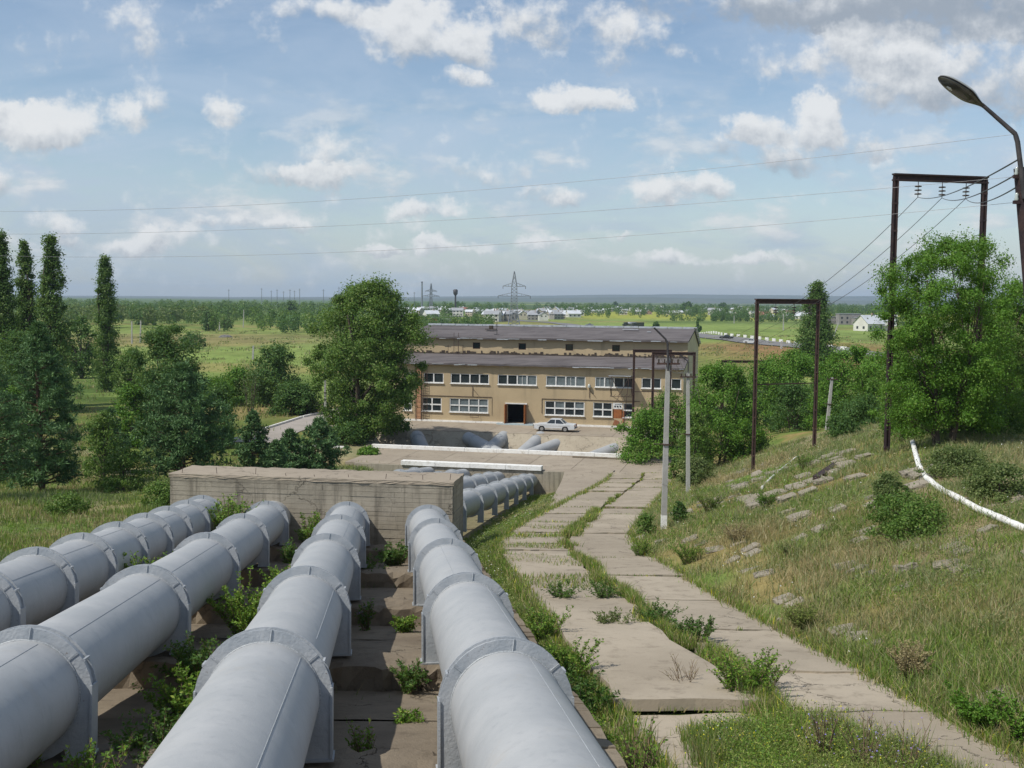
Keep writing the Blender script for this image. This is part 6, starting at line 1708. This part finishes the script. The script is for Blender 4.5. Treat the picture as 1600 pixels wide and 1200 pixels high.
# white pipe along the top of the bank
wp_ = [(1600, 832), (1560, 815), (1530, 802), (1500, 786), (1470, 770), (1448, 752), (1436, 733), (1430, 716), (1426, 698)]
pts = [hit(u, v) for u, v in wp_]; pts = [q + Vector((0, 0, .12 if k < 7 else .2)) for k, q in enumerate(pts)]
first = pts[0] + (pts[0] - pts[1]) * 2.5; first.z = gz(first.x, first.y) + .12; pts = [first] + pts
root = thing('white_pipe', 'thin whitewashed pipe lying along the top edge of the bank at the right', 'pipe', tuple(pts[-1]))
sp = []
for a, b in zip(pts, pts[1:]):
    for k in range(4): sp.append(a.lerp(b, k / 4) + Vector((0, 0, rng.uniform(-.015, .015))))
sp.append(pts[-1]); MB().tube(sp, .105, 14).build('pipe_shell', M['whitewash'], root, off=pts[-1])
e = (pts[-1] - pts[-2]).normalized(); MB().tube([pts[-1] - e * .05, pts[-1] + e * .1], .125, 14).build('end_cap', M['post_concrete'], root, off=pts[-1])
pp = [hit(u, v) for u, v in ((1190, 766), (1205, 750), (1225, 733), (1246, 716))]; pp = [q + Vector((0, 0, .12)) for q in pp]
mb = MB(); mb.tube(pp, .07, 10); tag(mb.build('white_pipe', M['whitewash']), 'short length of thin white pipe between the feet of the lower portal', 'pipe')
pp = [hit(u, v) + Vector((0, 0, .1)) for u, v in ((1275, 752), (1306, 730))]
mb = MB(); mb.bar(pp[0], pp[1], .3, .25); tag(mb.build('dark_beam', M['rust_dark']), 'dark rusty beam lying on the bank beside the portal foot', 'beam')

# ------------------------------------------------------------------ cars
def make_car(pos_, rz, label, paint='car_white', L=4.75, W_=1.8, group=None, detail=True, dirt=True, name='parked_car', cat='car'):
    root = thing(name, label, cat, tuple(pos_), rz, group)
    h = L / 2; r = .33; xf, xr = -h + .92, h - 1.12          # front is -x
    def arch(cx): return [(cx + (r + .07) * math.cos(a), .31 + (r + .07) * math.sin(a)) for a in np.linspace(math.pi, 0, 9)]
    low = [(-h + .04, .34), (xf - r - .07, .26)] + arch(xf) + [(xf + r + .07, .24), (xr - r - .07, .24)] + arch(xr) + [(xr + r + .07, .28), (h - .03, .36)]
    topl = [(h, .62), (h - .02, .86), (h - .9, .93), (h - 1.25, .93), (-h + 1.45, .95), (-h + 1.1, .93), (-h + .25, .86), (-h + .02, .78), (-h, .55)]
    prof = low + topl; n = len(prof); mb = MB(); rows = []
    for y, k in ((-W_ / 2, 0), (-W_ / 2 + .0, 0), (W_ / 2, 0)): pass
    ys = [-W_ / 2 + .07, -W_ / 2, W_ / 2, W_ / 2 - .07]
    V = []
    for j, y in enumerate(ys):
        s_ = .985 if j in (0, 3) else 1.0
        V += [(x * s_, y, z + (.03 if j in (0, 3) and z > .8 else 0)) for x, z in prof]
    # outer skins near full width, slightly rolled shoulders
    order = [1, 0, 3, 2]
    for a, b in ((1, 0), (0, 3), (3, 2)):
        for i in range(n): i2 = (i + 1) % n; mb.add([V[a * n + i], V[a * n + i2], V[b * n + i2], V[b * n + i]], [(0, 1, 2, 3)])
    mb.add(V[n:2 * n], [tuple(range(n))]); mb.add(V[2 * n:3 * n], [tuple(range(n))])
    mb.build('body', M[paint], root)
    if dirt:
        mb = MB()
        for y in (-W_ / 2 - .006, W_ / 2 + .006): mb.box(((xf + xr) / 2, y, .36), (xr - xf - 2 * r - .16, .01, .2)); mb.box(((xf + xr) / 2, y, .7), (L * .8, .012, .025))
        mb.build('sill_trim', M['car_dirt'], root)
    cab = [(-h + 1.42, .94), (-h + 1.92, 1.42), (h - 1.75, 1.44), (h - 1.15, .94)]
    mb = MB(); wb_, wt = W_ / 2 - .1, W_ / 2 - .27
    V = [(cab[0][0], -wb_, cab[0][1]), (cab[1][0], -wt, cab[1][1]), (cab[2][0], -wt, cab[2][1]), (cab[3][0], -wb_, cab[3][1])]; V += [(x, -y, z) for x, y, z in V]
    mb.add(V, [(0, 1, 2, 3), (4, 5, 6, 7), (0, 1, 5, 4), (2, 3, 7, 6)]); mb.build('window', M['glass_dark'], root)
    mb = MB(); mb.box(((cab[1][0] + cab[2][0]) / 2, 0, 1.455), (cab[2][0] - cab[1][0] + .08, 2 * wt + .1, .07), bev=.025)
    for s_ in (-1, 1):
        for a, b in ((0, 1), (3, 2)): mb.bar((cab[a][0], s_ * (wb_ + .005), cab[a][1]), (cab[b][0], s_ * (wt + .01), 1.44), .07, .06)
        xm = (cab[1][0] + cab[2][0]) / 2 + .02; mb.bar((xm, s_ * (wb_ + .005), .94), (xm, s_ * (wt + .01), 1.44), .07, .05)
    mb.build('roof', M[paint], root)
    for x in (xf, xr):
        for s_ in (-1, 1):
            y0 = s_ * (W_ / 2 - .2); y1 = s_ * (W_ / 2 - .01); mb = MB(); mb.tube([(x, y0, r), (x, y1, r)], r, 20); wo_ = mb.build('wheel', M['tyre'], root)
            mb = MB(); mb.tube([(x, y1 - s_ * .02, r), (x, y1 + s_ * .012, r)], r * .62, 16); mb.build('rim', M['rim'], wo_)
    for x, nm in ((-h - .04, 'bumper'), (h + .03, 'bumper')):
        mb = MB(); mb.box((x, 0, .47), (.12, W_ * .98, .13), bev=.03); mb.build(nm, M['steel_grey'], root)
    for s_ in (-1, 1):
        mb = MB(); mb.box((-h - .005, s_ * .65, .66), (.06, .26, .17), bev=.02); mb.build('headlight', M['light_clear'], root)
        mb = MB(); mb.box((h + .0, s_ * .72, .72), (.05, .2, .22)); mb.build('tail_light', M['light_red'], root)
    return root
cp = P(868, 673, 133.2); s_, t_ = to_bf(cp.x, 133.2); cpos = bf(s_, t_, .03)
make_car(cpos, -TH, 'old white saloon car with dusty sides parked on the driveway in front of the building', L=4.85)
for k, (u, v, paint, lab, rz) in enumerate([(1135, 531, 'car_black', 'dark car driving on the far highway', -1.1), (1173, 538, 'car_white', 'white car on the far highway right of the dark one', -1.1),
                                      (950, 514, 'car_white', 'small white car on the highway above the building roof', -1.2), (921, 510, 'car_grey', 'small grey car on the highway left of the small white one', -1.2)]):
    p_ = hit(u, v); make_car((p_.x, p_.y, p_.z + .27), -.25 if k < 2 else -.1, lab, paint, name='far_car', group='cars on the far highway', dirt=False)
def truck(u, v, label, cabm, bodym, tank=False, L=7.5, rz=0.0, name='truck'):
    p_ = hit(u, v); root = thing(name, label, 'truck', (p_.x, p_.y, p_.z + .2), rz)
    mb = MB(); mb.box((-L / 2 + .9, 0, 1.75), (1.8, 2.3, 1.9), bev=.15); mb.box((-L / 2 - .4, 0, 1.25), (.9, 2.0, 1.0), bev=.12); cb_ = mb.build('cab', M[cabm], root)
    mb = MB(); mb.box((-L / 2 + .05, 0, 2.1), (.2, 2.0, .7)); mb.box((-L / 2 + .8, 0, 2.1), (.9, 2.36, .6)); mb.build('window', M['glass_dark'], cb_)
    mb = MB(); mb.box((.9, 0, .85), (L - 1.6, 1.0, .25)); mb.build('chassis', M['steel_dark'], root)
    mb = MB()
    if tank: mb.tube([(-L / 2 + 2.1, 0, 1.9), (-L / 2 + 2.3, 0, 1.9), (L / 2 - .3, 0, 1.9), (L / 2 - .1, 0, 1.9)], [.6, .95, .95, .6], 18)
    else: mb.box((1.0, 0, 2.0), (L - 2.2, 2.4, 1.9), bev=.08)
    mb.build('cargo_body', M[bodym], root)
    for x in (-L / 2 + .5, L / 2 - 2.2, L / 2 - .9):
        for s_ in (-1, 1): mb = MB(); mb.tube([(x, s_ * .8, .5), (x, s_ * 1.12, .5)], .5, 16); mb.build('wheel', M['tyre'], root)
    return root
truck(985, 511.5, 'dark truck with a pale tank on the highway above the roof', 'truck_green', 'steel_grey', True, 7.5, .25)
truck(997, 512.5, 'dark truck behind the tank truck on the far highway', 'truck_green', 'truck_green', False, 6.5, .25)
truck(676, 505, 'orange truck beyond the left end of the roof', 'truck_red', 'truck_red', False, 5.2, 0)
p_ = hit(700, 505); root = thing('site_hut', 'grey box hut on the ground right of the orange truck', 'hut', tuple(p_)); wpx = 24 / FPX * p_.y
mb = MB(); mb.box((0, 0, 1.3), (wpx, 2.5, 2.6)); mb.build('wall', M['steel_grey'], root); mb = MB(); mb.box((wpx * .3, -1.27, 1.1), (.9, .05, 2.0)); mb.build('door', M['hole'], root); mb = MB(); mb.box((0, 0, 2.68), (wpx + .3, 2.8, .14)); mb.build('roof', M['roof_pale'], root)
p_ = hit(843, 497); root = thing('yellow_kiosk', 'small yellow kiosk standing in the field by the highway', 'kiosk', tuple(p_))
mb = MB(); mb.box((0, 0, 1.9), (2.0, 2.0, 3.8), bev=.1); mb.build('wall', M['yellow'], root); mb = MB(); mb.box((0, 0, 3.9), (2.4, 2.4, .2)); mb.build('roof', M['yellow'], root); mb = MB(); mb.box((0, -1.02, 1.4), (.8, .05, 2.2)); mb.build('door', M['hole'], root)
p_ = hit(472, 627); root = thing('green_bin', 'small green metal container at the end of the left path', 'container', tuple(p_))
mb = MB(); mb.box((0, 0, .6), (1.6, 1.0, 1.0), bev=.04); mb.build('body', M['bin_green'], root); mb = MB(); mb.box((0, 0, 1.13), (1.7, 1.1, .08)); mb.build('lid', M['steel_grey'], root)

# ------------------------------------------------------------------ pylon, water tower, far masts
def pylon(u, vb, vt, label, Y=None, name='pylon', W0=5.2, simple_=False, bw=.22):
    p_ = stand(u, Y) if Y else hit(u, vb); H = top_at(u, vt, p_.y) - p_.z; root = thing(name, label, 'pylon', tuple(p_))
    mb = MB(); zs = [0, .2, .38, .55, .73, 1.0]; ws = [W0, W0 * .72, W0 * .56, W0 * .5, W0 * .46, .12]
    def c4(i): w = ws[i] / 2; return [Vector((sx * w, sy * w, zs[i] * H)) for sx, sy in ((-1, -1), (1, -1), (1, 1), (-1, 1))]
    for i in range(5):
        a, b = c4(i), c4(i + 1); n = 3 if not simple_ else 1
        for k in range(4): mb.bar(a[k], b[k], bw * 1.3)
        for q in range(n):
            f0, f1 = q / n, (q + 1) / n
            for k in range(4):
                k2 = (k + 1) % 4; p0, p1 = a[k].lerp(b[k], f0), a[k2].lerp(b[k2], f1); p2, p3 = a[k2].lerp(b[k2], f0), a[k].lerp(b[k], f1)
                mb.bar(p0, p1, bw * .7); mb.bar(p2, p3, bw * .7); mb.bar(p0, p2, bw * .6)
    mb.build('lattice_tower', M['steel_grey'], root)
    for f, l in ((.54, .30), (.72, .21)):
        for s_ in (-1, 1):
            mb = MB(); e = Vector((s_ * H * l, 0, H * f + .2)); 
            for y in (-.9, .9): mb.bar((s_ * ws[3] / 2, y, H * f), e, bw); mb.bar((s_ * ws[3] / 2, y, H * (f + .06)), e, bw * .8)
            for q in (.33, .66): mb.bar(Vector((s_ * ws[3] / 2, 0, H * f)).lerp(e, q), Vector((s_ * ws[3] / 2, 0, H * (f + .06))).lerp(e, q), bw * .6)
            am = mb.build('arm', M['steel_grey'], root); mb = MB(); mb.tube([e, e - Vector((0, 0, 1.6))], .16, 6); mb.build('insulator', M['insulator'], am)
    return root
pylon(803, 508, 424, 'tall lattice electricity pylon rising behind the roof', name='pylon', W0=6.6, bw=.30)
pylon(673, 480, 443, 'distant narrow pylon with arms at the left of the town', W0=4.5, bw=.7, simple_=True, Y=1350)
p_ = stand(659, 1500); H = top_at(659, 440, 1500) - p_.z; root = thing('chimney_mast', 'tall thin red and grey mast left of the distant pylon', 'mast', tuple(p_)); mb = MB(); mb.tube([(0, 0, 0), (0, 0, H * .3), (0, 0, H)], [1.8, 1.1, .9], 10); mb.build('shaft', M['steel_grey'], root); mb = MB(); mb.box((0, 0, H * .98), (2.6, 2.6, .8)); mb.build('platform', M['steel_dark'], root)
p_ = stand(711, 1150); H = top_at(711, 452, 1150) - p_.z; root = thing('water_tower', 'small dark water tower with round tank above the town', 'water tower', tuple(p_))
mb = MB(); mb.tube([(0, 0, 0), (0, 0, H * .78)], [1.1, .8], 12); mb.build('shaft', M['steel_dark'], root); mb = MB(); mb.tube([(0, 0, H * .74), (0, 0, H * .82), (0, 0, H * .97), (0, 0, H)], [.9, 2.3, 2.4, 1.2], 16); mb.build('tank', M['steel_dark'], root)
for k, (u, vt, Y) in enumerate([(359, 452, 1900), (410, 450, 2000), (425, 454, 2100), (434, 452, 1900), (444, 455, 2100), (454, 452, 1800), (461, 454, 2000), (469, 451, 1800), (506, 452, 1700), (530, 448, 1600), (647, 456, 1700)]):
    p_ = stand(u, Y); H = top_at(u, vt, Y) - p_.z; mb = MB(); mb.tube([(0, 0, 0), (0, 0, H)], [.6, .4], 6); mb.box((0, 0, H * .93), (4, .4, .4)); o = mb.build('far_mast', M['steel_grey']); o.location = p_
    tag(o, 'tiny far mast on the left horizon, ' + ordn(k) + ' from the left', 'mast', 'masts on the horizon')

# ------------------------------------------------------------------ houses
def house_proto(name, L, D_, Hw, Hr, wall, roofm, hip=False, two=False, annex=False):
    root = empty(name); mb = MB(); mb.box((0, 0, Hw / 2), (L, D_, Hw))
    mb.add([(-L / 2, -D_ / 2, Hw), (-L / 2, D_ / 2, Hw), (-L / 2, 0, Hw + Hr - .1)], [(0, 1, 2)]); mb.add([(L / 2, -D_ / 2, Hw), (L / 2, D_ / 2, Hw), (L / 2, 0, Hw + Hr - .1)], [(0, 1, 2)])
    if annex: mb.box((L * .62, -D_ * .1, Hw * .35), (L * .4, D_ * .8, Hw * .7))
    mb.build('wall', M[wall], root, recalc=False)
    mb = MB(); o_ = .5; hx = L * .25 if hip else 0
    V = [(-L / 2 - o_, -D_ / 2 - o_, Hw - .1), (L / 2 + o_, -D_ / 2 - o_, Hw - .1), (L / 2 + o_, D_ / 2 + o_, Hw - .1), (-L / 2 - o_, D_ / 2 + o_, Hw - .1), (-L / 2 - o_ + hx, 0, Hw + Hr), (L / 2 + o_ - hx, 0, Hw + Hr)]
    mb.add(V, [(0, 1, 5, 4), (2, 3, 4, 5), (0, 4, 3), (1, 2, 5)] if hip else [(0, 1, 5, 4), (2, 3, 4, 5)])
    if annex: mb.box((L * .62, -D_ * .1, Hw * .74), (L * .46, D_ * .95, .2))
    rf = mb.build('roof', M[roofm], root, recalc=False); mb = MB(); mb.box((L * .2, 0, Hw + Hr + .3), (.8, .8, 1.4)); mb.build('chimney', M['house_brick'], rf)
    k = max(2, int(L / 3.2))
    for lv in range(2 if two else 1):
        for i in range(k):
            x = -L / 2 + L * (i + .5) / k; mb = MB(); mb.box((x, -D_ / 2 - .02, 1.7 + lv * 3), (1.3, .08, 1.4)); mb.build('window', M['hole'], root)
    for i in (-1, 1): mb = MB(); mb.box((-L / 2 - .02, i * D_ * .22, 1.7 if not two else 4.6), (.08, 1.2, 1.3)); mb.build('window', M['hole'], root)
    return root
protos = [house_proto('house', 12, 9, 3.4, 3.0, 'house_white', 'roof_pale'), house_proto('house', 11, 9, 5.8, 2.8, 'house_white', 'roof_grey', two=True), house_proto('house', 14, 9, 3.4, 2.6, 'house_cream', 'roof_pale', hip=True),
          house_proto('house', 11, 10, 5.6, 2.6, 'house_grey', 'roof_grey', hip=True, two=True), house_proto('house', 13, 8, 3.2, 2.6, 'house_brick', 'roof_pale', annex=True), house_proto('house', 10, 8, 5.6, 3.2, 'house_cream', 'roof_pale', two=True),
          house_proto('house', 12, 9, 3.4, 3.2, 'house_white', 'roof_red')]
KM = kidmap(None)
PD_ = ['low white house with a pale gable roof', 'two storey white house with a grey roof', 'low cream house with a pale hipped roof', 'two storey grey unfinished house', 'brick house with a pale roof and annex', 'two storey cream house with a pale gable', 'low white house with a dark red roof']
R = rs(9); H_ = []
for k in range(46): H_.append((632 + (905 - 632) * (k + R.uniform()) / 46, R.uniform(900, 1500), 'in the far town'))
for k in range(26): H_.append((760 + 118 * (k + R.uniform()) / 26, R.uniform(760, 980), 'near the pylon'))
for k in range(46): H_.append((885 + (1290 - 885) * (k + R.uniform()) / 46, R.uniform(1150, 1900), 'beyond the yellow field'))
for k in range(8): H_.append((1175 + 100 * (k + R.uniform()) / 8, R.uniform(950, 1200), 'before the village'))
cntr = {}; used = [False] * 7; H_.sort(key=lambda q: q[0])
for (u, Y, where) in H_:
    if 'pylon' in where: pk = int(R.choice([1, 3, 3, 5, 3, 1, 0]))
    else: pk = int(R.choice([0, 0, 1, 2, 2, 4, 5, 0, 6, 5], p=[.15, .15, .1, .12, .1, .1, .1, .1, .03, .05]))
    key = (pk, where); i = cntr.get(key, 0); cntr[key] = i + 1
    c = protos[pk] if not used[pk] else copy_tree(protos[pk], None, KM); used[pk] = True
    c.location = stand(u, Y); c.rotation_euler = (0, 0, R.choice([0, 0, 1.57, .4, -.4]) + R.normal() * .15); s_ = R.uniform(.62, .95); c.scale = (s_, s_, s_)
    tag(c, PD_[pk] + ' ' + where + ', ' + ordn(i) + ' from left', 'house', 'houses of the far town')
for k, pr in enumerate(protos):
    if not used[k]: 
        pr.location = stand(650 + k * 20, 1400); tag(pr, PD_[k] + ' alone at the left of the town', 'house', 'houses of the far town')
# nearer single houses on the right
hs = house_proto('house', 11.5, 9, 3.6, 4.2, 'house_white', 'roof_pale', annex=True); p_ = hit(1357, 517); hs.location = p_; hs.rotation_euler = (0, 0, .55); hs.scale = (1.1,) * 3
tag(hs, 'nearest white gabled house with a low annex, right of the slender dark poplar', 'house')
hs = house_proto('house', 10, 8, 3.6, 3.8, 'house_white', 'roof_pale'); hs.location = stand(1385, 760); hs.rotation_euler = (0, 0, -.2); tag(hs, 'white house just behind the nearest gabled one', 'house')
for k, (u, w, hh, Y) in enumerate([(1300, 12, 5.5, 800), (1322, 15, 7.5, 790), (1339, 8, 5, 780)]):
    p_ = stand(u, Y); root = thing('unfinished_house', ('low', 'tall flat roofed', 'narrow')[k] + ' unfinished grey house shell ' + ('at the left of the trio', 'in the middle of the trio', 'at the right of the trio')[k], 'house', tuple(p_))
    mb = MB(); mb.box((0, 0, hh / 2), (w, 9, hh)); mb.build('wall', M['house_grey'], root); mb = MB(); mb.box((0, 0, hh + .15), (w + .5, 9.6, .3)); mb.build('roof', M['roof_grey'], root)
    for i in range(max(2, int(w / 3.5))):
        for lv in range(2): mb = MB(); mb.box((-w / 2 + w * (i + .5) / max(2, int(w / 3.5)), -4.52, 1.8 + lv * 3), (1.2, .08, 1.5)); mb.build('window', M['hole'], root)
hs = None
p_ = hit(860, 488); root = thing('shed', 'wide pale windowless shed at the right end of the near town cluster', 'shed', tuple(p_))
mb = MB(); mb.box((0, 0, 2.2), (13, 8, 4.4)); mb.build('wall', M['house_white'], root); mb = MB(); mb.box((0, 0, 4.5), (13.6, 8.6, .3)); mb.build('roof', M['roof_pale'], root)

# ------------------------------------------------------------------ far hills
R = rs(4); mb = MB(); us = np.linspace(-900, 2600, 160)
for (Y, base, amp, nm, s_) in ((7200, 34, 26, 'hills', 1), (9800, 70, 40, 'hills', 2)):
    V = []; prof_h = []
    for i, u in enumerate(us):
        x = ray(u, 500).x * Y; hh = base + amp * (float(fbm(x, 0, 2200, 90 + s_)) - .45) * 2 
        hh *= float(np.interp(u, [0, 350, 640, 820, 1000, 1500], [.12, .14, .35, .8, 1, .95]))
        for j, (dy, f) in enumerate(((-900, -.05), (-450, .45), (-150, .85), (0, 1.0), (500, .9), (1400, .3))):
            V.append((x, Y + dy, hh * f + (float(fbm(x, dy, 300, 95)) - .45) * 6 * (0 < j < 5)))
    n = len(us); hb = MB(); hb.add(V, [(i * 6 + j, (i + 1) * 6 + j, (i + 1) * 6 + j + 1, i * 6 + j + 1) for i in range(n - 1) for j in range(5)], True)
    tag(hb.build(nm, M['hill'], recalc=False), kind='structure')

# ------------------------------------------------------------------ haze
bpy.ops.mesh.primitive_cube_add(size=1)
hz = bpy.context.object; hz.name = 'haze'; hz.dimensions = (26000, 12000, 140); hz.location = (0, 5900, 140 / 2 - 14); tag(hz, kind='stuff'); hz['label'] = 'thin summer haze over the whole plain'; hz['category'] = 'haze'
m = bpy.data.materials.new('haze'); m.use_nodes = True; T = m.node_tree; T.nodes.clear()
v_ = T.nodes.new('ShaderNodeVolumePrincipled'); v_.inputs['Color'].default_value = (.68, .83, 1.0, 1); v_.inputs['Density'].default_value = 0.9e-4; v_.inputs['Anisotropy'].default_value = .1
o_ = T.nodes.new('ShaderNodeOutputMaterial'); T.links.new(v_.outputs[0], o_.inputs['Volume']); hz.data.materials.append(m)
